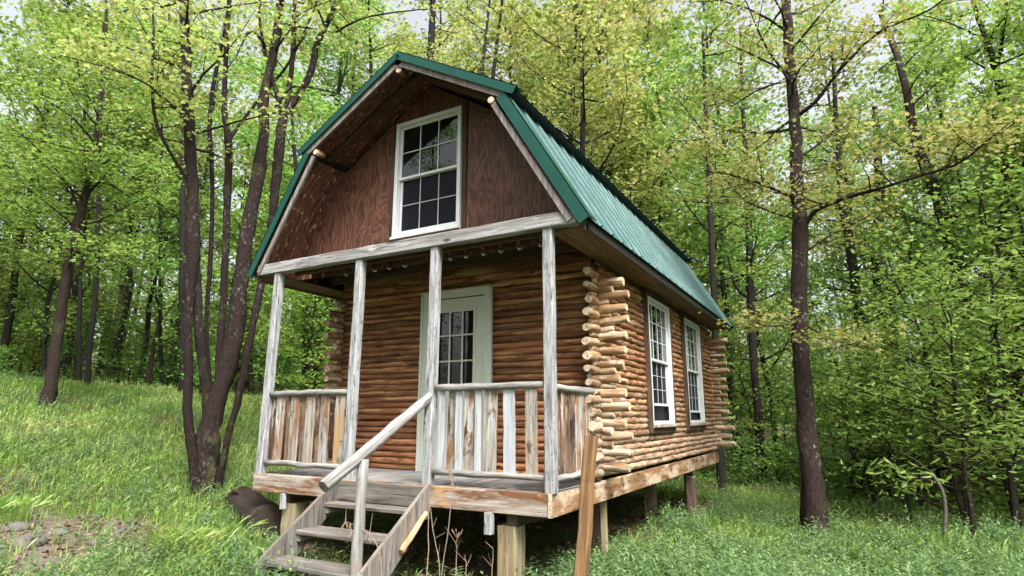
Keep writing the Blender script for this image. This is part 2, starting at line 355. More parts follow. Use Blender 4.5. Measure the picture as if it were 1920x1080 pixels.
# front wall (logs at half course), door gap
m = MB()
for i, z in enumerate(rows(.10, 2.2)):
    le, ri = -3.66, -.03
    if z < 2.09:
        m.log((le, FWY-.035, z), (-2.22, FWY-.035, z), LR, wob=.003, rough=.08); m.log((-1.33, FWY-.035, z), (ri, FWY-.035, z), LR, wob=.003, rough=.08)
    else: m.log((le, FWY-.035, z), (ri, FWY-.035, z), LR, wob=.003, rough=.08)
m.board((-3.62, FWY, .032), (-.04, FWY, .032), .10, .05, rn=.9)
sh = MB()  # dark backing that paints the shade between the logs
for a, b in ((-3.65, -2.25), (-1.30, -.03)): sh.board((a, FWY+.005, 1.1), (b, FWY+.005, 1.1), .06, 2.14, ch=.001, rn=0)
sh.board((-2.25, FWY+.005, 2.15), (-1.30, FWY+.005, 2.15), .06, .1, ch=.001, rn=0)
sh.build('gap_shade_backing', M['dark_wood'], cabin)
m.board((-3.6, FWY-.03, 2.21), (-.07, FWY-.03, 2.21), .09, .07); m.board((-3.6, FWY-.06, 2.32), (-.07, FWY-.06, 2.32), .09, .14)
m.en = [0]*len(m.en); m.build('log_wall', M['log_front'], cabin, True)
# right side wall
def side_wall(x, y0, y1, wins, mat, sg):
    m = MB()
    for z in rows(.075, 2.2):
        segs = [(1.205, 6.97)]
        for a, b in wins:
            if WZ0-.05 < z < WZ1+.05:
                n = []
                for s0, s1 in segs:
                    if s0 < a < s1: n += [(s0, a-.02), (b+.02, s1)]
                    else: n.append((s0, s1))
                segs = n
        for s0, s1 in segs:
            # scribed joints: logs are laid in lengths with slightly different girths
            m.log((x+sg*.034, s0, z), (x+sg*.034, s1, z), LR, wob=.0035, rough=.10, k=12, seg=max(3, int((s1-s0)/.12)))
    ys_ = [1.16]+[q for w_ in wins for q in w_]+[7.0]
    ys_[0] = 1.27; sh = MB()
    for i in range(0, len(ys_), 2): sh.board((x-sg*.017, ys_[i], 1.1), (x-sg*.017, ys_[i+1], 1.1), .05, 2.14, ch=.001, rn=0)
    for a, b in wins:
        sh.board((x-sg*.017, a, .29), (x-sg*.017, b, .29), .05, .46, ch=.001, rn=0)
    sh.build('gap_shade_backing', M['dark_wood'], cabin)  # coloured dark so the gaps between logs look shaded
    m.board((x-sg*.03, y0+.3, 2.20), (x-sg*.03, y1-.3, 2.20), .09, .12)
    m.en = [0]*len(m.en); return m.build('log_wall', mat, cabin, True)
side_wall(SWX, .92, 7.2, SWIN, M['log_side'], 1)
side_wall(2*CX-SWX, .92, 7.2, [], M['log_side'], -1)
m = MB()
for z in rows(.10, 2.2): m.log((-3.70, BWY, z), (.02, BWY, z), LR, wob=.003, seg=12)
m.build('log_wall', M['log_side'], cabin, True)
# the slimmer hewn tenon ends of the logs, crossing at each corner
def ends(px, py, dx, dy, z0, n, length, skip=()):
    m = MB()
    for i in range(2*n-1):
        big = i % 2 == 0
        z = z0+i*SP/2+rng.gauss(0, .004); r = rng.uniform(.041, .051) if big else rng.uniform(.031, .037); L = length-.02+rng.gauss(0, .028) if big else rng.uniform(.11, .19)
        t = rng.gauss(0, .014); a = Vector((px, py, z)); b = Vector((px+dx*L+t*abs(dy), py+dy*L+t*abs(dx), z+rng.gauss(0, .008)))
        k = 14; ph = rng.random()*6; tp = rng.uniform(.82, 1.08)
        pts = [a, a.lerp(b, .12), a.lerp(b, .3), a.lerp(b, .5), a.lerp(b, .75), a.lerp(b, .94), b]
        sc = [1.0, 1.0+rng.gauss(0, .05), 1.02+rng.gauss(0, .07), 1.0+rng.gauss(0, .07), tp+rng.gauss(0, .05), tp*.98, tp*.86]
        prof = [(r*cos(2*pi*j/k)*(1+.07*cos(2*2*pi*j/k+ph)), r*sin(2*pi*j/k)*(1+.05*cos(3*2*pi*j/k+ph))) for j in range(k)]
        m.sweep(pts, prof, sc, off=[[1+rng.gauss(0, .03) for _ in range(k)] for _ in pts])
    return m.build('log_ends', M['log_end'], cabin, True)
ends(-.02, FWY, 1, 0, .135, 14, .305); ends(-3.645, FWY, -1, 0, .135, 14, .325)
ends(SWX+.015, 1.22, 0, -1, .075, 15, .30); ends(2*CX-SWX-.015, 1.22, 0, -1, .075, 15, .30)
ends(-.02, BWY, 1, 0, .147, 14, .32); ends(-3.645, BWY, -1, 0, .147, 14, .32)
ends(SWX+.015, 6.93, 0, 1, .075, 15, .28); ends(2*CX-SWX-.015, 6.93, 0, 1, .075, 15, .28)
# interior dark box so that panes do not look into a void
m = MB(); m.slab([(-3.55, 1.35, .02), (-.14, 1.35, .02), (-.14, 6.8, .02), (-3.55, 6.8, .02)], .03, 2)
m.build('cabin_floor', M['dark_wood'], cabin)

# gable walls of plywood panels with battens
def gable(y, t, win):
    m = MB(); zt = 2.34
    def ztop(x):
        d = abs(x-CX)
        return 4.53-(4.53-3.66)*d/1.36 if d < 1.36 else 3.66-(3.66-2.3)*(d-1.36)/(.79)
    xs = [CX-2.10, CX-1.36, -2.32, -1.34, CX+1.36, CX+2.10]
    if win:
        cuts = [(CX-2.13, -3.06), (-3.06, -2.30), (-1.36, -.62), (-.62, CX+2.13)]
        for a, b in cuts:
            pts = sorted(set([a, b] + [q for q in (CX-1.36, CX, CX+1.36) if a < q < b]))
            poly = [(a, y, zt), (b, y, zt)] + [(q, y, max(zt+.01, ztop(q))) for q in reversed(pts)]
            m.slab(poly, t, 1)
        m.slab([(-2.30, y, zt), (-1.36, y, zt), (-1.36, y, 2.69), (-2.30, y, 2.69)], t, 1)
        m.slab([(-2.30, y, 4.1), (-1.36, y, 4.1), (-1.36, y, ztop(-1.36)), (CX, y, ztop(CX)), (-2.30, y, ztop(-2.30))], t, 1)
    else:
        m.slab([(CX-2.1, y, zt), (CX+2.1, y, zt), (CX+1.36, y, 3.66), (CX, y, 4.53), (CX-1.36, y, 3.66)], t, 1)
    o = m.build('gable_wall', M['ply'], cabin)
    if win:
        for x in (-1.318, -2.345):
            k = MB(); k.board((x, y-.012, zt), (x, y-.012, ztop(x)-.02), .055, .022, up=(0, 1, 0)); k.build('batten', M['dark_wood'], cabin)
    return o
gable(.585, .02, True); gable(6.95, .02, False)

# roof: corrugated sheets, trims, barge boards, purlins
roof = None
def sheet(p_top, p_bot, y0, y1, thick=.012):
    """ribbed steel sheet from top edge to eave; ribs run down the slope"""
    m = MB(); T = Vector((p_top[0], 0, p_top[1])); B = Vector((p_bot[0], 0, p_bot[1]))
    d = (B-T).normalized(); nrm = Vector((-d.z, 0, d.x));
    if nrm.z < 0: nrm = -nrm
    ys = []; y = y0; P = .30
    prof = [(0, 0), (.012, .019), (.030, .019), (.042, 0), (.125, 0), (.130, .003), (.145, .003), (.150, 0), (.210, 0), (.215, .003), (.230, .003), (.235, 0)]
    while y < y1:
        for a, h in prof:
            if y+a < y1: ys.append((y+a, h))
        y += P
    ys.append((y1, 0))
    for i in range(len(ys)-1):
        (a, ha), (b, hb) = ys[i], ys[i+1]
        A = T+nrm*ha; A2 = B+nrm*ha; C = T+nrm*hb; C2 = B+nrm*hb
        A = Vector((A.x, a, A.z)); A2 = Vector((A2.x, a, A2.z)); C = Vector((C.x, b, C.z)); C2 = Vector((C2.x, b, C2.z))
        if nrm.x < 0: A, A2, C, C2 = C, C2, A, A2
        m.quad(A, A2, C2, C, rn=.5)
        dn = nrm*-.003
        m.quad(A+dn, C+dn, C2+dn, A2+dn, rn=.5)
    return m
EV, KN, RG = (2.207, 2.316), (1.507, 3.7375), (0, 4.60)
KI = (1.385, 3.725)
RL = 7.383
m = MB()
for s in (1, -1):
    for (a, b) in ((KI, EV), (RG, KN)):
        q = sheet((CX+s*a[0], a[1]), (CX+s*b[0], b[1]), -.01, RL)
        o = len(m.v); m.v += q.v; m.f += [[i+o for i in f] for f in q.f]; m.uv += q.uv; m.rn += q.rn; m.en += q.en
m.slab([(CX-.16, -.012, 4.535), (CX, -.012, 4.627), (CX+.16, -.012, 4.535), (CX+.16, -.012, 4.548), (CX, -.012, 4.64), (CX-.16, -.012, 4.548)], RL+.02, 1)
roof = m.build('roof', M['roof'], cabin)
# decking under the sheets (plywood, seen from below)
m = MB()
for s in (1, -1):
    def P(a, dx=0, dz=0): return (CX+s*(a[0]+dx), a[1]+dz)
    a, b = P(KI, .0, -.02), P(EV, -.03, -.02)
    c, e = P(EV, -.055, -.035), P(KI, -.03, -.05)
    m.slab([(p[0], .012, p[1]) for p in (a, b, c, e)], RL-.03, 1, uvrot=False)
    a, b, c, e = P(RG, 0, -.012), P((1.36, 3.815)), P((1.36, 3.780)), P(RG, 0, -.045)
    m.slab([(p[0], .012, p[1]) for p in (a, b, c, e)], RL-.03, 1)
m.build('roof_deck', M['ply'], roof)
m = MB()   # upper eave underside with its shade painted black, and the dark fascia
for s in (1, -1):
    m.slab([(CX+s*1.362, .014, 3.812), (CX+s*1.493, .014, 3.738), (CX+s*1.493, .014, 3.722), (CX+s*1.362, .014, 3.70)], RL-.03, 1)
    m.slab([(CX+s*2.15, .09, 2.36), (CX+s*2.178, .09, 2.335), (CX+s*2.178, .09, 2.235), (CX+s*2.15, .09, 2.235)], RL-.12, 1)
m.build('eave_board_and_shade', M['black'], roof)
def trim(pa, pb, h, y, t, ybk, mat, off=0, name='roof_trim', par=None):
    """flat band of height h hanging below the line pa-pb in the gable plane, with a top leg"""
    m = MB(); A = Vector((pa[0], 0, pa[1])); B = Vector((pb[0], 0, pb[1])); d = (B-A).normalized()
    n = Vector((d.z, 0, -d.x));
    if n.z > 0: n = -n
    P = [A+n*off, B+n*off, B+n*(off+h), A+n*(off+h)]
    m.slab([(p.x, y, p.z) for p in P], t, 1)
    if ybk:
        Q = [A-n*.024, B-n*.024, B-n*.014, A-n*.014]
        m.slab([(p.x, y, p.z) for p in Q], ybk, 1)
        m.slab([(p.x, y, p.z) for p in (A-n*.0238, B-n*.0238, B+n*off, A+n*off)], t*.9, 1)
        m.slab([(p.x, y-.012, p.z) for p in (A+n*(off+h-.012), B+n*(off+h-.012), B+n*(off+h+.002), A+n*(off+h+.002))], t+.004, 1)
    return m.build(name, mat, par or roof)
for yy, bk in ((-.045, .16), (RL-.0, -.16)):
    for s in (1, -1):
        R_ = (CX+s*.004, 4.605); K = (CX+s*1.512, 3.742)
        trim(R_, K, .072, yy-.006 if yy < 1 else yy+.01, .006, bk, M['trim'])
        trim((CX+s*1.372, 3.725), (CX+s*2.222, 2.300), .088, yy, .006, bk, M['trim'])
for s in (1, -1):
    trim((CX+s*.0, 4.575), (CX+s*1.40, 3.775), .075, -.034, .028, 0, M['barge'], .03, 'barge_board')
    trim((CX+s*1.33, 3.70), (CX+s*2.13, 2.36), .055, -.032, .028, 0, M['barge'], .07, 'barge_board')
def purlin(x, z, r):
    m = MB(); m.log((x, -.03, z), (x, .10, z), r, seg=3); m.build('purlin', M['log_side'], cabin, True)
purlin(CX, 4.40, .036); purlin(CX+1.22, 3.70, .036); purlin(CX-1.22, 3.70, .036)
# rafters seen under the gable overhang
m = MB()
for s in (1, -1):
    for y in (.30,):
        m.board((CX+s*.03, y, 4.50), (CX+s*1.34, y, 3.735), .04, .06, up=(0, 1, 0))
m.build('rafter', M['dark_wood'], cabin)

# porch beam, ceiling, soffits
m = MB()
m.board((-3.905, .035, 2.346), (.265, .035, 2.346), .10, .128, seg=24, wob=.0015, ch=.008, rn=.35)
m.build('porch_beam', M['beam'], cabin)
m = MB()
for i in range(9):
    y = .10 + i*.125
    m.board((-3.62, y, 2.415+rng.gauss(0, .002)), (-.03, y, 2.415+rng.gauss(0, .002)), .12, .02, ch=.002)
for y in (.32, .93): m.board((-3.62, y, 2.36), (-.03, y, 2.36), .045, .085)
m.build('porch_ceiling', M['dark_wood'], cabin)
for s in (1, -1):
    m = MB(); a, b = CX+s*1.80, CX+s*2.145
    for i in range(3):
        y0 = .09+i*2.4; y1 = min(y0+2.395, RL-.06)
        m.slab([(a, y0, 2.262), (b, y0, 2.262), (b, y1, 2.262), (a, y1, 2.262)], .012, 2)
    m.board((b+.005*s, .09, 2.262), (b+.005*s, RL-.06, 2.262), .02, .05)
    m.build('soffit', M['soffit'], cabin)

# deck, rim boards
m = MB(); x = -3.64
while x < -.06:                                    # floor boards run front to back
    w = .14; m.board((x+w/2, .045, -.012), (x+w/2, 1.16, -.012), w-.006, .024, up=(0, 0, 1), ch=.003); x += w
m.build('porch_floor', M['grey'], cabin)
m = MB(); m.board((-3.665, .0225, -.0945), (-.04, .0225, -.0945), .045, .186, seg=10, rn=.4, ch=.006)
m.build('rim_joist', M['joist'], cabin)
m = MB(); m.board((-.0225, .0, -.0945), (-.0225, LEN, -.0945), .045, .189, seg=10, rn=.55, ch=.006)
m.build('rim_joist', M['side_joist'], cabin)
m = MB(); m.board((-3.6425, .05, -.0945), (-3.6425, LEN, -.0945), .045, .189, seg=10, ch=.006); m.board((-3.6, LEN-.02, -.0945), (-.05, LEN-.02, -.0945), .045, .186)
m.build('rim_joist', M['side_joist'], cabin)
m = MB()
for i in range(16): m.board((-3.61, .35+i*.42, -.115), (-.05, .35+i*.42, -.115), .045, .14)
for x in (-.42, -3.2): m.board((x, .08, -.245), (x, 6.9, -.245), .10, .11)
m.build('floor_joist', M['dark_wood'], cabin)
# support posts
def pile(x, y, w, mat, top=-.295, lean=0):
    g = float(gz(x, y)); m = MB(); m.board((x+lean, y, g-.25), (x, y, top), w, w, up=(0, 1, 0), seg=6, wob=.003, ch=.012); m.build('support_post', mat, cabin)
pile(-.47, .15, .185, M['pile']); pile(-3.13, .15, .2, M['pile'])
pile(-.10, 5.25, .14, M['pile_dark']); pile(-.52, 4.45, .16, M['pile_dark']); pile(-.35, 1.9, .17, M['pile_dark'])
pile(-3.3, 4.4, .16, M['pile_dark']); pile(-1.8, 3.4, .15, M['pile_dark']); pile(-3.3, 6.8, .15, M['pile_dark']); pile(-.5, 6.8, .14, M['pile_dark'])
m = MB(); m.board((-.10, 1.42, float(gz(-.1, 1.42))-.1), (-.105, 1.42, -.19), .06, .04, up=(0, 1, 0), seg=5, wob=.003); m.build('prop_board', M['pile'], cabin)
m = MB(); m.board((-.60, -.0, -.36), (-.60, -.0, -.185), .07, .06, up=(0, 1, 0), rn=.5); m.build('cleat', M['post'], cabin)
m = MB(); m.board((-3.16, -.0, -.34), (-3.16, -.0, -.185), .045, .05, up=(0, 1, 0), rn=.5); m.build('cleat', M['post'], cabin)

# porch posts (thing: part of the cabin)
for x in (-3.585, -2.29, -1.28, -.03):
    m = MB(); xl = {-3.585: -.03, -2.29: -.02, -1.28: -.02, -.03: .0}[x]
    m.board((x+xl, .05, -.0), (x, .05, 2.283), .094, .09, up=(0, 1, 0), seg=14, wob=.0014, ch=.010, rn=.35+rng.random()*.3)
    m.build('porch_post', M['post'], cabin)

# railings
def railing(p0, p1, zt, zb, boards, rt=.034, rb=.03):
    P0, P1 = Vector(p0), Vector(p1); d = (P1-P0).normalized(); r = empty('railing'); r.parent = cabin
    m = MB(); m.log(P0+Vector((0, 0, zt)), P1+Vector((0, 0, zt+.005)), rt, seg=8, wob=.003, taper=.92); m.build('rail', M['grey'], r, True)
    m = MB(); m.log(P0+Vector((0, 0, zb)), P1+Vector((0, 0, zb-.004)), rb, seg=8, wob=.003, taper=.95); m.build('rail', M['grey'], r, True)
    for (t, w, mt, o) in boards:
        c = P0+(P1-P0)*t; n = Vector((-d.y, d.x, 0))
        m = MB(); k = rng.gauss(0, .006)
        m.board(c+n*(.012+o)+Vector((0, 0, zb-.005)), c+d*k+n*(.012+o)+Vector((0, 0, zt-.004)), w, .018, up=n, seg=4, wob=.0015, ch=.002)
        m.build('baluster', M[mt], r)
railing((-3.56, .05, 0), (-2.345, .05, 0), .865, .115,
        [(.04, .09, 'board_brown', .02), (.14, .12, 'board_old', 0), (.25, .08, 'board_brown', .02), (.335, .125, 'board_old', 0), (.445, .085, 'board_brown', .02), (.53, .125, 'board_gold', 0),
         (.625, .05, 'board_brown', .02), (.71, .12, 'board_old', 0), (.90, .135, 'board_gold', 0)])
railing((-1.235, .05, 0), (-.085, .05, 0), .885, .12,
        [(.055, .06, 'board_white', 0), (.145, .10, 'board_old', .02), (.225, .065, 'board_white', 0), (.315, .105, 'board_old', .018), (.41, .06, 'board_white', 0), (.51, .135, 'board_old', .01),
         (.695, .115, 'board_white', 0), (.885, .115, 'board_gold', 0)])
railing((-.045, .10, 0), (-.045, 1.12, 0), .865, .10, [(.03+.107*i, .095, rng.choice(['board_brown', 'board_brown', 'board_old']), .004*(i % 2)) for i in range(9)])
railing((-3.60, .10, 0), (-3.60, 1.12, 0), .865, .10, [(.06+.11*i, .10, 'board_brown', -.03) for i in range(9)])

# door
door = empty('door'); door.parent = cabin
DX0, DX1, DZ = -2.279, -1.271, 2.10; DY = 1.11
m = MB()
for (a, b, w) in (((DX0+.05, DY+.02, .0), (DX0+.05, DY+.02, DZ), .1), ((DX1-.05, DY+.02, 0), (DX1-.05, DY+.02, DZ), .1)):
    m.board(a, b, .1, .04, up=(0, 1, 0), rn=.5)
m.board((DX0+.1, DY+.02, DZ-.045), (DX1-.1, DY+.02, DZ-.045), .04, .09, rn=.5)
for a in (DX0+.018, DX1-.018): m.board((a, DY-.004, 0), (a, DY-.004, DZ+.004), .03, .02, up=(0, 1, 0), rn=.5)
m.board((DX0, DY-.004, DZ-.008), (DX1, DY-.004, DZ-.008), .02, .03, rn=.5)
m.build('door_frame', M['door'], door)
def ring(m, x0, x1, z0, z1, y, wx, t, zt=None):
    zt = zt or wx
    m.board((x0+wx/2, y, z0), (x0+wx/2, y, z1), wx, t, up=(0, 1, 0), ch=.003, rn=.5); m.board((x1-wx/2, y, z0), (x1-wx/2, y, z1), wx, t, up=(0, 1, 0), ch=.003, rn=.5)
    m.board((x0+wx, y, z0+zt/2), (x1-wx, y, z0+zt/2), t*.96, zt, ch=.003, rn=.5); m.board((x0+wx, y, z1-zt/2), (x1-wx, y, z1-zt/2), t*.96, zt, ch=.003, rn=.5)
m = MB(); y = DY+.055
a, b = DX0+.105, DX1-.105; la, lb, lz0, lz1 = a+.13, b-.13, 1.0-.05, 1.86
m.board((a, y, .0+lz0/2), (b, y, lz0/2), .04, lz0, ch=.003, rn=.5); m.board((a, y, (lz1+2.0)/2), (b, y, (lz1+2.0)/2), .04, 2.0-lz1, ch=.003, rn=.5)
m.board((a+.065, y, lz0), (a+.065, y, lz1), .13, .04, up=(0, 1, 0), rn=.5); m.board((b-.065, y, lz0), (b-.065, y, lz1), .13, .04, up=(0, 1, 0), rn=.5)
m.build('door_panel', M['door'], door)
m = MB(); ring(m, la-.01, lb+.01, lz0-.01, lz1+.01, y-.022, .035, .02)
for i in (1, 2):
    x = la+(lb-la)*i/3; m.board((x, y-.02, lz0), (x, y-.02, lz1), .020, .02, up=(0, 1, 0), rn=.5)
    z = lz0+(lz1-lz0)*i/3; m.board((la, y-.019, z), (lb, y-.019, z), .019, .020, rn=.5)
m.build('muntin', M['door'], door)
m = MB(); m.quad((la, y, lz0), (lb, y, lz0), (lb, y, lz1), (la, y, lz1)); m.build('glass', M['glass'], door)
m = MB()
pts = [(b-.06, y-.03, .96), (b-.06, y-.07, .96)]
k = [(.024*cos(2*pi*j/14), .024*sin(2*pi*j/14)) for j in range(14)]
m.sweep([(b-.06, y-.02, .93), (b-.06, y-.045, .93), (b-.06, y-.055, .93), (b-.06, y-.075, .93), (b-.06, y-.085, .93)], k, [.9, .5, 1.1, 1.2, .6])
m.build('door_knob', M['rust'], door, True)

# windows: built in a local frame (x along width, -y outward), then turned
def window(w, h, cols, rws, loc, rz, low_open=0, name='window'):
    t = empty(name, loc, rz); t.parent = cabin
    m = MB(); ring(m, 0, w, 0, h, -.015, .045, .07); m.build('frame', M['vinyl'], t)
    hm = h*.5
    def sash(z0, z1, y, glassmat, fr, op):
        s = MB(); ring(s, .045, w-.045, z0, z1, y, .032, .025)
        o = s.build('sash', M['vinyl'] if not op else M['vinyl'], t)
        g = MB(); x0, x1 = .077, w-.077
        nb = 3 if True else 2
        for i in range(1, cols): x = x0+(x1-x0)*i/cols; g.board((x, y-.004, z0+.03), (x, y-.004, z1-.03), .011, .008, up=(0, 1, 0), ch=.001, rn=.5)
        for i in range(1, rws): z = z0+.03+(z1-z0-.06)*i/rws; g.board((x0, y-.0035, z), (x1, y-.0035, z), .007, .011, ch=.001, rn=.5)
        g.build('grille', M[fr], o)
        p = MB(); p.quad((x0-.01, y+.004, z0+.02), (x1+.01, y+.004, z0+.02), (x1+.01, y+.004, z1-.02), (x0-.01, y+.004, z1-.02)); p.build('glass', M[glassmat], o)
    sash(hm-.01, h-.045, .0, 'glass', 'vinyl', False)
    if low_open:
        sash(.045+low_open, hm+.02+.0, .03, 'screen', 'sash_shadow', True)
        m = MB(); m.quad((.05, .06, .04), (w-.05, .06, .04), (w-.05, .06, hm), (.05, .06, hm)); m.build('screen', M['screen'], t)
    else: sash(.045, hm+.02, .03, 'screen', 'sash_shadow', True)
    m = MB(); m.board((-.01, -.02, -.02), (w+.01, -.02, -.02), .10, .035); m.build('sill', M['vinyl'] if name == 'attic_window' else M['board_old'], t)
    return t
window(.955, 1.444, 3, 2, (-2.3066, .585, 2.6766), 0, name='attic_window')
for (y0, y1), lo in zip(SWIN, (.19, .12)):
    window(y1-y0, WZ1-WZ0, 4, 3, (.018, y0, WZ0), radians(90), lo, name='side_window')
    k = MB()
    for y in (y0-.025, y1+.025): k.board((.0, y, WZ0-.1), (.0, y, WZ1+.05), .14, .045, up=(0, 1, 0))
    k.board((.0, y0-.04, WZ1+.05), (.0, y1+.04, WZ1+.05), .12, .05); k.board((-.01, y0-.04, WZ0-.07), (-.01, y1+.04, WZ0-.07), .12, .08)
    k.build('window_casing', M['dark_wood'], cabin)

# steps
st = empty('steps'); st.parent = cabin
SXL, SXR = -2.36, -1.27
def stringer(x, mat):
    m = MB(); P = [(x, -.002, -.0), (x, -.002, -.19), (x, -.98, -1.02), (x, -1.22, -1.02), (x, -1.235, -.80), (x, -.03, .02)]
    P = [(x, -.004, .02), (x, -.004, -.22), (x, -.90, -.99), (x, -1.27, -.99), (x, -1.27, -.87)]
    m.slab(P, .04, 0, uvrot=False); m.build('stringer', mat, st)
stringer(SXL-.04, M['stair']); stringer(SXR-.0, M['stair'])
for k, (z, y) in enumerate(((-.20, -.19), (-.40, -.52), (-.60, -.86))):
    m = MB()
    m.board((SXL, y+.07, z-.02), (SXR, y+.07, z-.02), .135, .036, up=(0, 0, 1), seg=5, wob=.001)
    m.board((SXL, y+.215, z-.021), (SXR, y+.215, z-.021), .135, .036, up=(0, 0, 1), seg=5, wob=.001)
    m.board((SXL+.02, y+.02, z-.07), (SXL+.02, y+.26, z-.07), .04, .06); m.board((SXR-.02, y+.02, z-.07), (SXR-.02, y+.26, z-.07), .04, .06)
    m.build('tread', M['stair'], st)
m = MB(); m.board((SXL, -.014, -.10), (SXR, -.014, -.10), .02, .19, rn=.3); m.build('riser', M['stair'], st)
m = MB(); m.log((-1.30, .03, .80), (-1.37, -1.17, .085), .047, seg=8, wob=.003, taper=1.08); m.build('handrail', M['grey'], st, True)
m = MB(); m.log((-1.335, -.80, -1.05), (-1.325, -.80, .28), .049, seg=8, wob=.004, taper=.9); m.build('newel_post', M['grey'], st, True)
m = MB(); m.log((-1.20, -.10, -.22), (-1.20, -.42, -.49), .026, seg=6, wob=.005); m.build('brace', M['bare'], st, True)

# ------------------------------------------------------------ small things by the cabin
m = MB(); m.board((.38, -.52, -1.15), (.475, -.30, .475), .088, .08, up=(0, 1, 0), seg=10, wob=.004, ch=.01)
o = m.build('wooden_stake', M['stake']); tag(o, 'leaning amber brown square wooden stake standing before the right front corner of the deck', 'stake')
o = empty('fallen_log', label='dark rotting hollow log lying under the left end of the porch deck', cat='log')
m = MB(); a = Vector((-4.95, .85, float(gz(-4.95, .85))+.06)); b = Vector((-3.50, .12, float(gz(-3.50, .12))+.15))
m.log(a, b, .20, k=20, seg=9, wob=.006, rough=.05); m.build('trunk', M['deadlog'], o, True)
m = MB()
for i in range(3):
    t = rng.random()*.6; q = a.lerp(b, t)+Vector((rng.gauss(0, .05), -.10+rng.gauss(0, .04), .16+rng.gauss(0, .02)))
    m.board(q, q+(b-a).normalized()*rng.uniform(.3, .55)+Vector((0, 0, .01)), rng.uniform(.05, .12), .014, taper=.5)
m.build('loose_bark', M['deadlog'], o)
# light string under the porch ceiling
ls = empty('light_string', (0, 0, 0), 0, 'string of small clear bulbs hanging under the porch ceiling', 'string lights')
xs = [-2.95, -2.50, -2.28, -2.05, -1.62, -1.42, -1.22, -1.0, -.79, -.57, -.33]
m = MB(); pts = []
for i in range(len(xs)-1):
    for t in (0, .25, .5, .75):
        x = xs[i]+(xs[i+1]-xs[i])*t; pts.append((x, .5, 2.392-.03*4*t*(1-t)))
pts.append((xs[-1], .5, 2.392))
c6 = [(.004*cos(2*pi*j/6), .004*sin(2*pi*j/6)) for j in range(6)]
m.sweep(pts, c6); m.build('cord', M['black'], ls)
c10 = [(cos(2*pi*j/10), sin(2*pi*j/10)) for j in range(10)]
b0 = None
for x in xs:
    if b0 is None:
        m = MB(); m.sweep([(0, 0, .0), (0, 0, -.045)], c10, [.013, .014]); sk_ = m.build('socket', M['black'], ls, True)
        m = MB(); m.sweep([(0, 0, -.045), (0, 0, -.055), (0, 0, -.075), (0, 0, -.098), (0, 0, -.112), (0, 0, -.118)], c10, [.011, .017, .028, .031, .020, .004]); b0 = m.build('bulb', M['bulb'], ls, True)
        p, q = b0, sk_
    else:
        p = b0.copy(); q = sk_.copy(); COL.objects.link(p); COL.objects.link(q); p.parent = ls; q.parent = ls
    p.location = q.location = (x, .5, 2.388)
m = MB()
for x in xs[4:]: m.board((x, .5, 2.33), (x+.10, .20, 2.372), .008, .008, ch=.001)
m.build('hook', M['grey'], ls)

# ------------------------------------------------------------ ground
def ground():
    xs = np.concatenate([np.linspace(-400, -40, 10), np.linspace(-36, -12, 40), np.linspace(-11.6, 8, 120), np.linspace(8.6, 30, 30), np.linspace(40, 400, 8)])
    ys = np.concatenate([np.linspace(-400, -20, 8), np.linspace(-16, -5, 16), np.linspace(-4.6, 14, 120), np.linspace(14.8, 60, 60), np.linspace(75, 400, 8)])
    X, Y = np.meshgrid(xs, ys, indexing='ij'); Z = gz(X, Y) + NR.normal(0, .006, X.shape)
    nx, ny = X.shape; v = np.stack([X, Y, Z], -1).reshape(-1, 3)
    i, j = np.meshgrid(np.arange(nx-1), np.arange(ny-1), indexing='ij'); a = (i*ny+j).ravel()
    f = np.stack([a, a+ny, a+ny+1, a+1], 1)
    me = bpy.data.meshes.new('ground'); me.from_pydata(v.tolist(), [], f.tolist()); me.polygons.foreach_set('use_smooth', [True]*len(f))
    me.materials.append(M['ground']); tag(link('ground', me), kind='structure')
ground()

# ------------------------------------------------------------ fast leaf/blade meshes
def npmesh(name, V, nper, rn, mat):
    """V: (N,k,3) one polygon of k corners each"""
    N, k = V.shape[0], V.shape[1]; me = bpy.data.meshes.new(name)
    me.vertices.add(N*k); me.vertices.foreach_set('co', V.astype(np.float32).ravel())
    me.loops.add(N*k); me.loops.foreach_set('vertex_index', np.arange(N*k, dtype=np.int32))
    me.polygons.add(N); me.polygons.foreach_set('loop_start', (np.arange(N)*k).astype(np.int32))
    try: me.polygons.foreach_set('loop_total', np.full(N, k, np.int32))
    except Exception: pass
    a = me.attributes.new('rnd', 'FLOAT', 'FACE'); a.data.foreach_set('value', rn.astype(np.float32))
    me.materials.append(mat); me.update(calc_edges=True); return me
LOBED = np.array([(0, -.5), (.16, -.28), (.48, -.22), (.28, .0), (.40, .30), (.13, .20), (0, .55), (-.13, .20), (-.40, .30), (-.28, .0), (-.48, -.22), (-.16, -.28)])
OVAL = np.array([(0, -.5), (.26, -.12), (.2, .22), (0, .55), (-.2, .22), (-.26, -.12)])
RHOMB = np.array([(0, -.55), (.34, .0), (0, .55), (-.34, .0)])
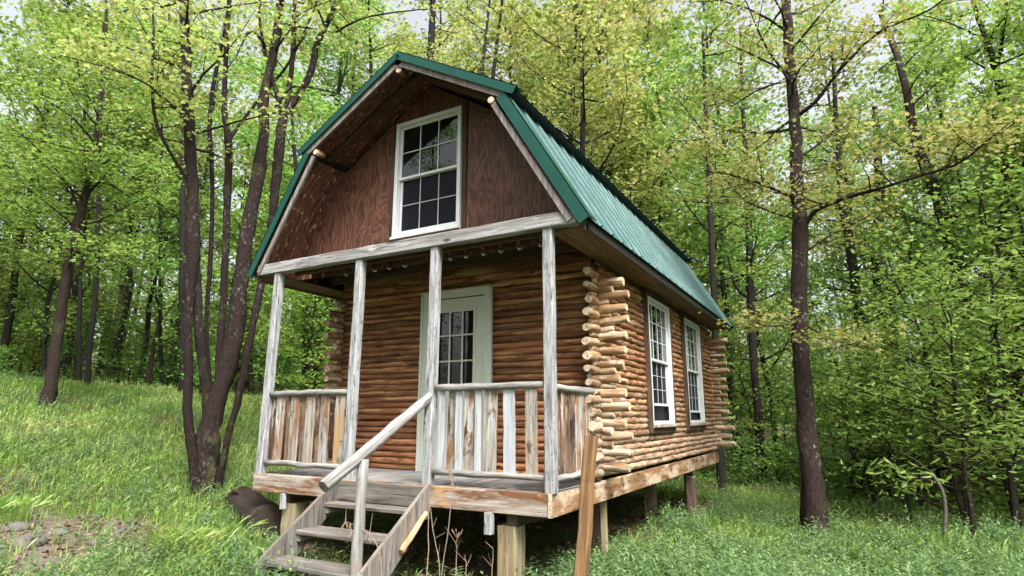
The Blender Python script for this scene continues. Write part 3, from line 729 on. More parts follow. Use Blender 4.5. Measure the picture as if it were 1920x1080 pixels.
def leaves(name, P, size, shape, mat, tilt=.55, droop=.15, jit=.25, rnd=None):
    N = len(P); k = len(shape)
    nrm = np.stack([NR.normal(0, tilt, N), NR.normal(0, tilt, N), np.ones(N)], 1); nrm /= np.linalg.norm(nrm, axis=1)[:, None]
    a = NR.uniform(0, 2*pi, N); t = np.stack([np.cos(a), np.sin(a), NR.normal(-droop, .25, N)], 1)
    t -= nrm*(t*nrm).sum(1)[:, None]; t /= np.linalg.norm(t, axis=1)[:, None]; b = np.cross(nrm, t)
    s = size*np.clip(1+NR.normal(0, jit, N), .4, 1.8)
    q = shape[None]*s[:, None, None]
    V = P[:, None]+b[:, None]*q[..., :1]+t[:, None]*q[..., 1:]+nrm[:, None]*(-.35*np.abs(q[..., :1]))
    r = NR.random(N) if rnd is None else np.clip(rnd+NR.normal(0, .16, N), 0, 1)
    return npmesh(name, V, k, r, mat)
def blades(name, P, h, w, mat, lean=.45, rnd=None, segs=2):
    N = len(P); a = NR.uniform(0, 2*pi, N); d = np.stack([np.cos(a), np.sin(a), 0*a], 1); s = np.stack([-d[:, 1], d[:, 0], 0*a], 1)
    ln = np.abs(NR.normal(lean, lean*.6, N)); up = np.array([0, 0, 1.])
    m1 = P+up*(h*.55)[:, None]+d*(h*ln*.25)[:, None]; tp = P+up*(h*(1-.25*ln))[:, None]+d*(h*ln)[:, None]
    W = w[:, None]
    # one 5-gon per blade: base pair, mid pair, tip
    V = np.stack([P-s*W*.5, P+s*W*.5, m1+s*W*.42, tp, m1-s*W*.42], 1)
    # split into base quad and tip triangle (as degenerate-free quads)
    A = np.stack([V[:, 0], V[:, 1], V[:, 2], V[:, 4]], 1)
    m2 = (m1*.45+tp*.55)+up*(h*.06)[:, None]
    B = np.stack([V[:, 4], V[:, 2], m2+s*W*.25, tp], 1)
    r = NR.random(N) if rnd is None else rnd
    return npmesh(name, np.concatenate([A, B]), 4, np.concatenate([r, r]), mat)

# ------------------------------------------------------------ trees
def tube(mb, pts, r, k=7, rn=None):
    pr = [(cos(2*pi*j/k), sin(2*pi*j/k)) for j in range(k)]
    d = (Vector(pts[-1])-Vector(pts[0])).normalized()
    rough = .10 if k > 8 else .05
    mb.sweep(pts, pr, r, up=(0, 1, 0) if abs(d.z) > .7 else (0, 0, 1), caps=False, rn=rn, off=[[1+rng.gauss(0, rough) for _ in range(k)] for _ in pts] if k > 5 else None)
def smooth_path(pts, radii, per=4, jit=.01):
    """Catmull-Rom through the points"""
    P = [Vector(p) for p in pts]; out, rr = [], []
    for i in range(len(P)-1):
        p0, p1, p2, p3 = P[max(i-1, 0)], P[i], P[i+1], P[min(i+2, len(P)-1)]
        for j in range(per):
            t = j/per
            q = .5*((2*p1)+(p2-p0)*t+(2*p0-5*p1+4*p2-p3)*t*t+(3*p1-p0-3*p2+p3)*t**3)
            out.append(q+Vector((rng.gauss(0, jit), rng.gauss(0, jit), 0))); rr.append(radii[i]+(radii[i+1]-radii[i])*t)
    out.append(P[-1]); rr.append(radii[-1]); return out, rr
def grow(mb, p, d, L, r, depth, anch, up=.12, wob=.22, k=5, leafy=.45, dens=3.0, sub=None):
    """a limb: curved tube with side branches; leaf anchors go along the outer part"""
    n = max(3, int(L/.35)); pts = [Vector(p)]; d = Vector(d).normalized(); dirs = [d.copy()]
    for i in range(n):
        d = (d+Vector((rng.gauss(0, wob), rng.gauss(0, wob), rng.gauss(0, wob*.7)+up))*.5).normalized()
        pts.append(pts[-1]+d*(L/n)); dirs.append(d.copy())
    tube(mb, pts, [max(.0035, r*(1-i/n)**.8) for i in range(n+1)], k)
    if depth <= 1:
        m = max(1, int(L*dens))
        for q in range(m):
            t = leafy+(1-leafy)*(q+rng.random())/m; i = min(n-1, int(t*n)); anch.append(tuple(pts[i].lerp(pts[i+1], t*n-i)))
    if depth > 0:
        nb = sub or max(2, int(L*1.5))
        for q in range(nb):
            t = .22+.75*(q+rng.random()*.8)/nb; i = min(n, int(t*n)); a = rng.choice((-1, 1))*rng.uniform(.5, 1.1)
            dd = dirs[i].copy(); dd.rotate(Matrix.Rotation(a, 3, 'Z')); dd.z = dd.z*.6+rng.uniform(-.05, .3)
            grow(mb, pts[i], dd, L*rng.uniform(.35, .55)*(1.15-t*.5), r*.45*(1-t*.4), depth-1, anch, up*.7, wob, 4, .25, dens)
def leafcloud(anch, n, sr=.26, sz=.09):
    A = np.array(anch); P = np.repeat(A, n, 0); return P+NR.normal(0, 1, P.shape)*np.array([sr, sr, sz])
def proto_tree(H, r, cs, spread, nl, mat_b, mat_l, lsize, n, dens=2.2, shape=RHOMB, bend=.25, up=.12, sub=None, sr=.3, sz=.1, depth=1, lean=0):
    mb = MB(); m = 9; pts = []; x = y = 0
    for i in range(m+1):
        t = i/m; pts.append((x+lean*t*t*H*.1, y, t*H)); x += rng.gauss(0, bend*H/40); y += rng.gauss(0, bend*H/40)
    rad = [r*(1.25 if i == 0 else (1-.86*(i/m)**1.1)) for i in range(m+1)]
    pts[0] = (pts[0][0], pts[0][1], -.3); sp, sr_ = smooth_path(pts, rad, 3, .012)
    tube(mb, sp, sr_, 9, .5); anch = []; g = rng.random()*6
    for i in range(nl):
        t = cs+(.985-cs)*(i+rng.random()*.7)/nl; q = min(len(sp)-2, int(t*(len(sp)-1))); g += 2.4+rng.gauss(0, .4)
        el = rng.uniform(.05, .55)+.5*t**3; d = Vector((cos(g)*cos(el), sin(g)*cos(el), sin(el)))
        L = spread*(1.0-.72*((t-cs)/(1-cs))**1.4)*rng.uniform(.65, 1.15)
        grow(mb, sp[q], d, L, sr_[q]*.42+.006, depth, anch, up, .2, 5, .3, dens, sub)
    P = leafcloud(anch, n, sr, sz)
    tm = mb_mesh(mb, mat_b); cm = leaves('crown', P, lsize, shape, mat_l)
    return tm, cm
def mb_mesh(mb, mat, name='trunk'):
    me = bpy.data.meshes.new(name); me.from_pydata(mb.v, [], mb.f)
    uv = me.uv_layers.new(name='UVMap'); uv.data.foreach_set('uv', np.array(mb.uv, np.float32).ravel())
    a = me.attributes.new('rnd', 'FLOAT', 'FACE'); a.data.foreach_set('value', np.array(mb.rn, np.float32))
    me.polygons.foreach_set('use_smooth', [True]*len(mb.f)); me.materials.append(mat); me.update(); return me
def place(name, proto, x, y, s, rz, label, cat, group, zs=1, z=None):
    o = empty(name, (x, y, float(gz(x, y)) if z is None else z), rz, label, cat, group); o.scale = (s, s, s*zs)
    link('trunk', proto[0], o); link('crown', proto[1], o); return o
def recrown(p, mat):
    c = p[1].copy(); c.materials.clear(); c.materials.append(mat); return (p[0], c)

# --- trees traced from the photograph; every one gets its own distance and thickness
def hero(name, stems, mat_b, mat_l, label, limbs, lsize=.09, n=6, shape=LOBED, fat=.76, sr=.22, sz=.07, k=12):
    if n > 1: n = int(n*5); sr *= 1.05; lsize *= .72
    """stems: lists of (u, v, distance, width px); limbs: (stem, t0, t1, count, length)"""
    base = at(*stems[0][0][:3]); root = empty(name, (base[0], base[1], float(gz(base[0], base[1]))), 0, label, 'tree')
    off = Vector(root.location); paths = []; anch = []
    for si, s in enumerate(stems):
        mb = MB()
        P = [Vector(at(u, v, d))-off for u, v, d, w in s]; R = []
        for (u, v, d, w) in s:
            q = at(u, v, d); R.append(max(.004, w/FPX*float((q-CAM) @ CF)/2*fat*float((q-CAM) @ CF)/float(np.linalg.norm(q-CAM))))
        if P[0].z < .5: P[0].z = -.15
        sp, rr = smooth_path(P, R, 5, .004); tube(mb, sp, rr, k if R[0] > .03 else 7, .5); paths.append((sp, rr))
        for (ls, t0, t1, cnt, L) in limbs:
            if ls != si: continue
            for i in range(cnt):
                t = t0+(t1-t0)*(i+rng.random())/cnt; q = min(len(sp)-1, int(t*(len(sp)-1))); g = rng.uniform(0, 2*pi); el = rng.uniform(.0, .6)
                grow(mb, sp[q], (cos(g)*cos(el), sin(g)*cos(el), sin(el)), L*rng.uniform(.6, 1.25), min(rr[q]*.4, .02)+.003, 1, anch, .1, .25, 5, .3, 2.6)
        me = mb_mesh(mb, mat_b, 'trunk' if si == 0 else 'stem'); link('trunk' if si == 0 else ('stem' if R[0] > .045 else 'branch'), me, root)
    if anch:
        link('crown', leaves('crown', leafcloud(anch, n, sr, sz), lsize, shape, mat_l, droop=.35), root)
    return root
D = 9.9
hero('clump_tree', [
    [(385, 930, D, 62), (385, 880, D, 70), (390, 820, D, 62), (410, 740, D, 44), (438, 640, D, 44), (450, 540, D, 38), (465, 425, D, 34), (485, 325, D, 32), (495, 240, D, 26), (496, 175, D, 24), (512, 100, D, 22), (527, 0, D, 20), (540, -110, D, 14)],
    [(372, 925, D-.1, 26), (363, 870, D-.12, 28), (352, 780, D-.15, 24), (353, 700, D-.15, 22), (352, 620, D-.15, 22), (356, 540, D-.15, 26), (362, 470, D-.15, 34), (362, 400, D-.15, 32), (358, 300, D-.15, 30), (352, 180, D-.2, 26), (347, 60, D-.2, 25), (342, -20, D-.2, 22), (335, -150, D-.2, 14)],
    [(392, 850, D+.1, 20), (388, 760, D+.1, 24), (380, 680, D+.02, 24), (372, 600, D-.06, 24), (368, 520, D-.1, 22), (366, 460, D-.13, 14)],
    [(402, 800, D+.2, 10), (392, 700, D+.3, 12), (388, 600, D+.3, 11), (395, 500, D+.3, 12), (398, 400, D+.3, 11), (397, 300, D+.3, 12), (393, 230, D+.3, 12), (402, 150, D+.3, 11), (415, 90, D+.3, 8), (428, 10, D+.3, 5)],
    [(400, 840, D+.1, 18), (405, 760, D+.15, 20), (412, 660, D+.2, 18), (419, 560, D+.2, 17), (423, 460, D+.2, 17), (427, 360, D+.2, 18), (428, 265, D+.2, 20), (420, 200, D+.2, 13), (424, 110, D+.2, 13), (430, 0, D+.2, 12), (436, -90, D+.2, 8)],
    [(408, 900, D-.05, 24), (425, 830, D-.1, 18), (448, 740, D-.15, 18), (468, 640, D-.15, 18), (484, 560, D-.1, 18), (500, 480, D, 20), (512, 400, D, 22), (519, 325, D, 24), (530, 225, D, 24), (548, 195, D, 17), (568, 165, D, 17), (585, 130, D, 17), (592, 90, D, 16), (610, 50, D, 14), (632, 0, D, 11), (655, -60, D, 7)],
    [(530, 228, D, 12), (520, 180, D, 12), (505, 130, D, 11), (492, 75, D, 9), (487, 20, D, 8), (488, -50, D, 5)],
    [(535, 218, D+.05, 13), (543, 160, D+.1, 13), (551, 80, D+.1, 12), (553, 0, D+.1, 10), (556, -90, D+.1, 6)],
    [(430, 262, D+.2, 9), (455, 225, D+.25, 8), (500, 170, D+.3, 8), (540, 120, D+.3, 7), (575, 50, D+.3, 6), (600, -10, D+.3, 4)],
    [(356, 345, D-.1, 10), (340, 320, D-.15, 9), (305, 260, D-.3, 9), (290, 215, D-.35, 9), (285, 150, D-.4, 8), (288, 90, D-.4, 8), (287, 15, D-.4, 5)],
    [(357, 232, D-.1, 8), (320, 195, D-.3, 6), (270, 155, D-.6, 5), (210, 130, D-.8, 4), (100, 100, D-1.2, 2)],
    [(515, 205, D, 8), (545, 165, D-.1, 6), (590, 165, D-.2, 5), (640, 178, D-.3, 3)],
    [(505, 95, D, 7), (470, 60, D-.2, 6), (440, 110, D-.3, 4), (425, 130, D-.3, 2)],
    [(630, 60, D, 6), (680, 35, D-.1, 5), (750, 22, D-.2, 4), (830, 15, D-.3, 2)],
  ], M['bark_red'], M['leaf_tan'], 'clump tree of several dark reddish stems rising from one base left of the porch',
  [(0, .82, 1, 5, 1.5), (1, .66, 1, 9, 1.9), (4, .78, 1, 5, 1.3), (5, .86, 1, 5, 1.5), (7, .4, 1, 4, 1.2), (9, .3, 1, 7, 1.1), (10, .1, 1, 7, .9), (8, .4, 1, 4, .9), (13, .2, 1, 5, 1.0)], lsize=.10, n=5, fat=.8)
hero('tall_tree', [
    [(1530, 1000, 9.3, 82), (1524, 930, 9.3, 62), (1517, 850, 9.3, 52), (1508, 740, 9.3, 45), (1500, 640, 9.3, 42), (1497, 540, 9.3, 40), (1500, 420, 9.3, 38), (1494, 350, 9.3, 34), (1492, 260, 9.3, 31), (1484, 160, 9.3, 29), (1477, 60, 9.3, 27), (1472, -30, 9.3, 24), (1466, -170, 9.3, 15)],
    [(1507, 430, 9.3, 13), (1530, 395, 9.2, 12), (1590, 370, 9.0, 11), (1660, 350, 8.8, 9), (1730, 328, 8.6, 8), (1800, 305, 8.5, 7), (1850, 265, 8.4, 5), (1900, 225, 8.3, 3)],
    [(1497, 215, 9.3, 12), (1530, 190, 9.2, 10), (1580, 125, 9.1, 8), (1650, 60, 9.0, 7), (1740, 20, 8.8, 6), (1800, -30, 8.7, 4)],
    [(1486, 370, 9.3, 8), (1440, 350, 9.1, 7), (1380, 330, 8.8, 5), (1320, 320, 8.5, 3)],
    [(1488, 410, 9.4, 6), (1440, 395, 9.6, 5), (1390, 370, 9.8, 4), (1330, 300, 10, 2)],
    [(1484, 150, 9.3, 7), (1430, 165, 9.4, 5), (1370, 200, 9.5, 3)],
    [(1505, 600, 9.25, 5), (1450, 612, 8.9, 4), (1400, 600, 8.6, 2)],
    [(1510, 610, 9.3, 5), (1570, 640, 9.0, 4), (1640, 655, 8.8, 2)],
    [(1500, 480, 9.3, 6), (1560, 440, 9.8, 5), (1640, 400, 10.3, 3)],
  ], M['bark_red'], M['leaf_tan'], 'tall single-trunk tree with speckled reddish bark in the grass right of the cabin',
  [(0, .62, .98, 16, 1.7), (1, .15, 1, 15, 1.1), (2, .15, 1, 10, 1.1), (3, .1, 1, 10, .9), (4, .1, 1, 8, .9), (5, .1, 1, 6, .8), (6, .3, 1, 5, .38), (7, .3, 1, 5, .38), (8, .2, 1, 7, .9)], lsize=.085, n=5)
hero('leaning_tree', [
    [(86, 768, 15, 46), (98, 700, 15, 34), (112, 600, 15, 30), (125, 520, 15, 28), (140, 440, 15, 26), (158, 375, 15, 22), (172, 300, 15, 15), (185, 220, 15, 12), (195, 120, 15, 10), (200, 0, 15, 7)],
    [(160, 372, 15, 10), (190, 340, 14.8, 8), (230, 360, 14.6, 5)],
    [(150, 400, 15, 9), (130, 350, 15.2, 7), (90, 300, 15.3, 5), (40, 250, 15.4, 3)],
    [(135, 530, 15, 9), (155, 500, 15.1, 8), (160, 440, 15.2, 5)],
  ], M['bark_brown'], M['leaf_lime'], 'brown tree leaning right at the edge of the grass on the far left',
  [(0, .35, 1, 20, 2.0), (1, .2, 1, 4, 1), (2, .2, 1, 6, 1.2), (3, .3, 1, 4, .9)], lsize=.11, n=6)
hero('forked_tree', [
    [(1860, 850, 16, 50), (1845, 740, 16, 46), (1818, 620, 16, 46), (1800, 540, 16, 44), (1785, 470, 16, 42), (1768, 400, 16, 38), (1745, 335, 16, 30), (1715, 250, 16.2, 24), (1690, 130, 16.5, 20), (1650, 20, 17, 14)],
    [(1822, 600, 16, 26), (1840, 560, 15.9, 24), (1858, 545, 15.8, 18), (1852, 470, 15.8, 12), (1830, 400, 15.8, 11), (1802, 350, 15.8, 9), (1790, 280, 15.8, 5)],
  ], M['bark_brown'], M['leaf_green'], 'thick brown tree leaning left with a crooked fork behind the leafy saplings on the right',
  [(0, .45, 1, 18, 2.0), (1, .5, 1, 5, 1)], lsize=.11, n=6)
hero('edge_tree', [
    [(1935, 850, 14, 46), (1918, 740, 14, 44), (1903, 640, 14, 44), (1893, 540, 14, 42), (1885, 440, 14, 40), (1893, 340, 14, 34), (1890, 240, 14, 30), (1872, 150, 14, 24), (1855, 90, 14, 18), (1830, 20, 14, 13), (1810, -60, 14, 8)],
    [(1893, 370, 14, 20), (1912, 330, 13.8, 16), (1950, 270, 13.6, 12)],
    [(1868, 130, 14, 14), (1880, 70, 14, 12), (1887, 0, 14, 9)],
  ], M['bark_brown'], M['leaf_lime'], 'grey-brown trunk at the right edge of the picture, forking near its top',
  [(0, .5, 1, 18, 1.9), (1, .3, 1, 4, 1.2), (2, .3, 1, 4, 1)], lsize=.11, n=6)
hero('slender_tree', [[(1352, 905, 13.6, 24), (1347, 800, 13.6, 19), (1342, 640, 13.6, 18), (1336, 500, 13.6, 16), (1330, 350, 13.6, 14), (1323, 200, 13.6, 10), (1318, 60, 13.6, 7)]],
     M['bark_dark'], M['leaf_green'], 'slender dark tree standing just behind the back corner of the cabin', [(0, .4, 1, 20, 1.8)], lsize=.11, n=6)
hero('slender_tree', [[(1432, 892, 15.5, 30), (1424, 800, 15.5, 22), (1415, 700, 15.5, 20), (1408, 560, 15.5, 19), (1404, 430, 15.5, 17), (1400, 320, 15.5, 13), (1392, 180, 15.5, 9), (1388, 50, 15.5, 6)],
     [(1410, 560, 15.5, 8), (1380, 540, 15.3, 6), (1365, 480, 15.2, 4)]],
     M['bark_dark'], M['leaf_green'], 'dark curved trunk between the cabin and the tall speckled tree', [(0, .45, 1, 16, 1.9)], lsize=.11, n=6)
hero('dark_tree', [[(1640, 900, 17, 34), (1630, 780, 17, 28), (1620, 680, 17, 26), (1606, 560, 17, 25), (1590, 440, 17, 22), (1578, 380, 17, 18), (1570, 250, 17, 13), (1560, 80, 17, 8)],
     [(1622, 610, 17, 10), (1650, 590, 16.8, 10), (1690, 545, 16.6, 8), (1720, 500, 16.5, 5)]],
     M['bark_dark'], M['leaf_green'], 'blackish trunk with a side limb, right of the tall speckled tree', [(0, .4, 1, 16, 2.0), (1, .3, 1, 4, 1)], lsize=.12, n=6)
hero('dark_tree', [[(1700, 870, 22, 48), (1680, 760, 22, 44), (1668, 640, 22, 44), (1655, 540, 22, 42), (1645, 470, 22, 36), (1650, 350, 22, 24), (1640, 200, 22, 16)]],
     M['bark_dark'], M['leaf_green'], 'thick black trunk deep in the woods, left of the leaning forked tree', [(0, .4, 1, 14, 2.4)], lsize=.13, n=6)
for (u, v, d, w, u2, u3, lb) in ((148, 735, 19, 13, 150, 160, 'thin dark trunk just right of the leaning brown tree'), (166, 735, 18.5, 15, 180, 190, 'thin dark trunk rising second right of the leaning brown tree'),
                                 (343, 742, 19, 22, 342, 344, 'dark straight trunk seen right behind the clump tree'), (575, 720, 17, 16, 570, 545, 'dark trunk seen through the open left side of the porch'),
                                 (302, 740, 21, 10, 300, 305, 'thin dark trunk in the woods just left of the clump tree')):
    hero('slender_tree', [[(u, v, d, w*1.3), (u, v-60, d, w), (u2, 540, d, w*.9), (u2+(u3-u2)*.5, 350, d, w*.75), (u3, 180, d, w*.5), (u3+4, 40, d, w*.3)]], M['bark_dark'], M['leaf_green'], lb, [(0, .4, 1, 12, 1.9)], lsize=.13, n=6)
for (u, v, d, w, u2, vt, lb) in ((800, 300, 15, 30, 815, -60, 'dark trunk rising behind the ridge of the roof'), (1065, 420, 17, 14, 1085, -40, 'slim dark trunk behind the right slope of the roof'),
                                 (885, 330, 17, 14, 925, -60, 'slanting grey trunk of sparse twigs behind the roof, left of its partner'), (905, 330, 17.4, 15, 950, -60, 'slanting grey trunk of sparse twigs behind the roof, right of its partner'),
                                 (700, 300, 20, 12, 690, -60, 'slim trunk between the clump tree and the roof peak')):
    p = at(u, v, d); g = float(gz(p[0], p[1]))
    r = ray(u, 800); hero('roof_tree', [[(u-4, 540+FPX*.06, d, w*1.2), (u-2, v+60, d, w), (u, v, d, w*.95), (u+(u2-u)*.4, v+(vt-v)*.45, d, w*.75), (u2, vt, d, w*.3)]], M['bark_dark'],
         M['leaf_tan'] if 'sparse' not in lb else M['leaf_lime'], lb, [(0, .45, 1, 18 if 'sparse' not in lb else 16, 1.9 if 'sparse' not in lb else 2.2)], lsize=.10, n=5 if 'sparse' not in lb else 2)

LANCE = np.array([(0, -.5), (.11, -.2), (.10, .15), (0, .6), (-.10, .15), (-.11, -.2)])
# --- the woods: shared prototypes, one thing for each tree
PT = {}
PT['tall'] = [proto_tree(H, r, .30, sp, 32, M['bark_dark'], M['leaf_green'], .14, 15, 3.0, bend=.3, sr=.29, sz=.10, sub=5) for H, r, sp in ((17, .105, 3.4), (15, .085, 3.0), (18, .12, 3.6))]
PT['mid'] = [proto_tree(H, r, .12, sp, 30, M['bark_dark'], M['leaf_green'], .11, 16, 3.2, bend=.5, sr=.25, sz=.08, sub=4) for H, r, sp in ((9, .055, 2.4), (7.5, .045, 2.1), (10.5, .065, 2.6))]
PT['sap'] = [proto_tree(H, r, .10, sp, 18, M['bark_brown'], M['leaf_green'], .078, 19, 3.8, shape=OVAL, bend=.7, sr=.24, sz=.07, up=.02) for H, r, sp in ((4.2, .035, 1.35), (3.2, .028, 1.15), (5.2, .045, 1.6))]
PT['brush'] = [proto_tree(H, .02, .05, sp, 16, M['bark_brown'], M['leaf_deep'], .08, 14, 4, shape=OVAL, bend=.9, sr=.18, sz=.06, up=.02) for H, sp in ((1.5, .8), (1.1, .7))]
for k in list(PT): PT[k+'_l'] = [recrown(p, M['leaf_lime']) for p in PT[k]]; PT[k+'_t'] = [recrown(p, M['leaf_tan']) for p in PT[k]]; PT[k+'_d'] = [recrown(p, M['leaf_deep']) for p in PT[k]]
placed = []
def polar(deg, d): a = radians(deg)+YAW; return CAM[0]-sin(a)*d, CAM[1]+cos(a)*d     # deg counter-clockwise of the view axis
def ok(x, y, gap):
    if -5.4 < x < 1.6 and -2.5 < y < 9.6: return False
    for a, b in placed:
        if (a-x)**2+(b-y)**2 < gap*gap: return False
    return True
def edge(deg):      # where the woods begin, for a bearing
    if deg > 28: return 20.5
    if deg > 20: return 18.5
    if deg > -8: return 15
    if deg > -20: return 13.5
    return 12.5
def where(x, y, dd, dmax, s, kk):
    q = np.array([x, y, CAM[2]])-CAM; u = 960+FPX*float(q @ CR)/float(q @ CF)
    spots = ((60, 'at the far left edge'), (200, 'beside the leaning brown tree'), (340, 'left of the clump tree'), (500, 'behind the clump tree'), (640, 'left of the porch'),
             (860, 'behind the roof peak'), (1100, 'behind the right roof slope'), (1330, 'behind the rear of the cabin'), (1480, 'left of the speckled trunk'), (1570, 'behind the tall speckled trunk'),
             (1730, 'right of the tall speckled trunk'), (1870, 'around the forked brown tree'), (9999, 'at the far right edge'))
    tint = 'tan-green' if kk.endswith('_t') else 'yellow-green' if kk.endswith('_l') else 'fresh green'
    return tint+' '+s+(' at the front' if dd < dmax*.3 else ' deep inside' if dd > dmax*.62 else ' midway back')+', '+next(t for a, t in spots if u < a)
def L3(s): return s
def hides(x, y, d):       # keep the lines of sight to the traced trunks open, as in the photograph
    q = np.array([x, y, CAM[2]])-CAM; u = 960+FPX*float(q @ CR)/float(q @ CF)
    return any(abs(u-a) < 75 and d < b for a, b in ((125, 15), (1338, 13.6), (1410, 15.5), (1606, 17), (1655, 20), (1785, 16.5), (1885, 14.5), (345, 19)))
def wood_fill(kind, n, dmin, dmax, gap, smin, smax, name, labels, cat, group, lime=.3, tan=.0, a0=-52, a1=52, power=1.0):
    c = t = 0
    while c < n and t < n*60:
        t += 1; deg = rng.uniform(a0, a1); d = edge(deg)+dmin+(dmax-dmin)*rng.random()**power; x, y = polar(deg, d)
        if not ok(x, y, gap): continue
        if kind in ('tall', 'mid') and hides(x, y, d): continue
        placed.append((x, y)); u = rng.random(); kk = kind+('_t' if u < tan else '_l' if u < tan+lime else '')
        place(name, rng.choice(PT[kk]), x, y, rng.uniform(smin, smax), rng.uniform(0, 6.28), where(x, y, d-edge(deg), dmax, labels, kk), cat, group[0 if deg > 12 else 1 if deg > -12 else 2]); c += 1
def G3(s): return [s+' in the left woods', s+' behind the cabin', s+' in the right woods']
wood_fill('tall', 50, 1.5, 30, 2.9, .8, 1.1, 'forest_tree', L3('tall tree'), 'tree', G3('tall trees'), .35, .12)
wood_fill('mid', 56, .5, 16, 1.7, .8, 1.2, 'young_tree', L3('young tree'), 'tree', G3('young trees'), .35, .05)
wood_fill('sap', 64, -.3, 9, 1.0, .75, 1.25, 'sapling', L3('sapling'), 'sapling', G3('saplings'), .3)
wood_fill('brush', 60, -.2, 6, .8, .7, 1.3, 'shrub', L3('low shrub'), 'shrub', G3('low shrubs'), .15)
def split_labels():
    by = {}
    for o in COL.objects:
        if o.parent is None and o.get('group') and o.type == 'EMPTY':
            q = np.array(o.location)-CAM
            if float(q @ CF) > 0: by.setdefault(o['label'], []).append((960+FPX*float(q @ CR)/float(q @ CF), o))
    for l, v in by.items():
        if len(v) < 2: continue
        v.sort(key=lambda t: t[0]); w = {2: ['left', 'right'], 3: ['leftmost', 'middle', 'rightmost']}.get(len(v), ['leftmost', 'second from left', 'third from left', 'fourth from left', 'fifth from left', 'sixth from left'][:len(v)-1]+['rightmost'])
        for (u, o), t in zip(v, w): o['label'] = t+' '+l
for i, (u, d, kk, s_, t_) in enumerate(((640, 24, 'tall_l', 1.25, 'left of the roof peak'), (960, 21, 'tall_t', 1.3, 'right of the roof peak'), (1030, 24, 'tall_l', 1.35, 'above the upper right roof edge'), (1130, 20, 'tall_l', 1.25, 'above the middle of the right roof slope'),
        (1240, 22, 'tall_t', 1.35, 'above the rear part of the roof'), (790, 26, 'tall', 1.3, 'straight behind the roof peak'), (30, 23, 'tall_l', 1.0, 'at the left edge behind the leaning brown tree'), (250, 24, 'tall_t', 1.05, 'between the leaning brown tree and the clump tree'),
        (1000, 30, 'tall', 1.1, 'farther back right of the roof peak'), (1180, 29, 'tall', 1.1, 'farther back above the right roof slope'), (560, 27, 'tall_t', 1.05, 'just right of the clump tree'))):
    p = at(u, 500, d); place('forest_tree', PT[kk][i % 3], p[0], p[1], s_, i*2.1, 'full-crowned tall tree '+t_, 'tree', 'tall trees behind the cabin')
# the bushy saplings that crowd the right side
for i, (u, v, d, kk, s, lb) in enumerate(((1815, 900, 10.5, 'sap', 1.05, 'oval-leaved green sapling half hidden by the bright bushy one on the right'), (1715, 900, 12.5, 'sap', 1.1, 'oval-leaved green sapling right of the speckled trunk'),
        (1900, 900, 12.0, 'sap', 1.2, 'leafy sapling at the right edge of the picture'), (1600, 890, 14, 'sap', .8, 'small sapling just right of the speckled trunk'), (1470, 880, 16.5, 'sap', .8, 'small sapling just left of the speckled trunk'))):
    p = at(u, v, d); place('sapling', PT[kk][i % 3], p[0], p[1], s, i*1.7, lb, 'sapling', None)
split_labels()
bush = proto_tree(3.7, .035, .18, 1.55, 26, M['bark_dark'], M['leaf_green'], .115, 15, 3.6, shape=LANCE, bend=.5, sr=.2, sz=.07, up=-.04)
for (u, d, s_, lb) in ((1800, 10.2, 1.0, 'bright bushy sapling with long drooping leaves, nearest of those on the right'), (1905, 11.2, 1.05, 'bright bushy sapling with drooping leaves cut by the right edge'), (1690, 12.5, .85, 'smaller bushy sapling with drooping leaves between speckled trunk and right edge')):
    p = at(u, 900, d); place('bushy_sapling', bush, p[0], p[1], s_, u, lb, 'sapling', None)
# trees behind the viewer and beside, mirrored in the panes
for i, (deg, d) in enumerate([(66+i*14.3, 15.5+(i*7 % 5)*1.3) for i in range(16)]+[(295, 13)]):
    x, y = polar(deg, d)
    place('forest_tree', PT['tall'][i % 3], x, y, .95, i, 'tall leafy tree across the clearing from the cabin', 'tree', 'trees across the clearing')
    x, y = polar(deg+7, d-1); place('young_tree', PT['mid'][i % 3], x, y, .95, i*2, 'young leafy tree across the clearing from the cabin', 'tree', 'young trees across the clearing')
# far woods: one mass of foliage and stems
def far_woods():
    N = 60000; deg = NR.uniform(-54, 54, N); d = NR.uniform(44, 66, N); a = np.radians(deg)+YAW
    x = CAM[0]-np.sin(a)*d; y = CAM[1]+np.cos(a)*d
    top = 6.5+3.5*np.sin(deg*.31)*np.sin(deg*.83+1)+NR.normal(0, 1.2, N); z = gz(x, y)+np.abs(top)*NR.random(N)**1.15
    P = np.stack([x, y, z], 1); cl = NR.normal(0, 1, P.shape)*.0
    root = empty('far_woods', (0, 0, 0), 0, 'distant mass of green woodland closing the view on all sides', 'woods'); root['kind'] = 'stuff'
    link('foliage', leaves('foliage', P, .42, RHOMB, M['leaf_green'], tilt=.8), root)
    mb = MB()
    for i in range(150):
        q = rng.uniform(-54, 54); dd = rng.uniform(42, 62); a = radians(q)+YAW; X, Y = CAM[0]-sin(a)*dd, CAM[1]+cos(a)*dd; g = float(gz(X, Y))
        h = rng.uniform(12, 20); tube(mb, [(X, Y, g-.3), (X+rng.gauss(0, .4), Y, g+h*.5), (X+rng.gauss(0, .8), Y, g+h)], [rng.uniform(.12, .26), .12, .03], 6)
    link('stems', mb_mesh(mb, M['bark_dark'], 'stems'), root)
print('leaves', {k: [len(p[1].polygons) for p in v] for k, v in PT.items() if '_' not in k})
far_woods()

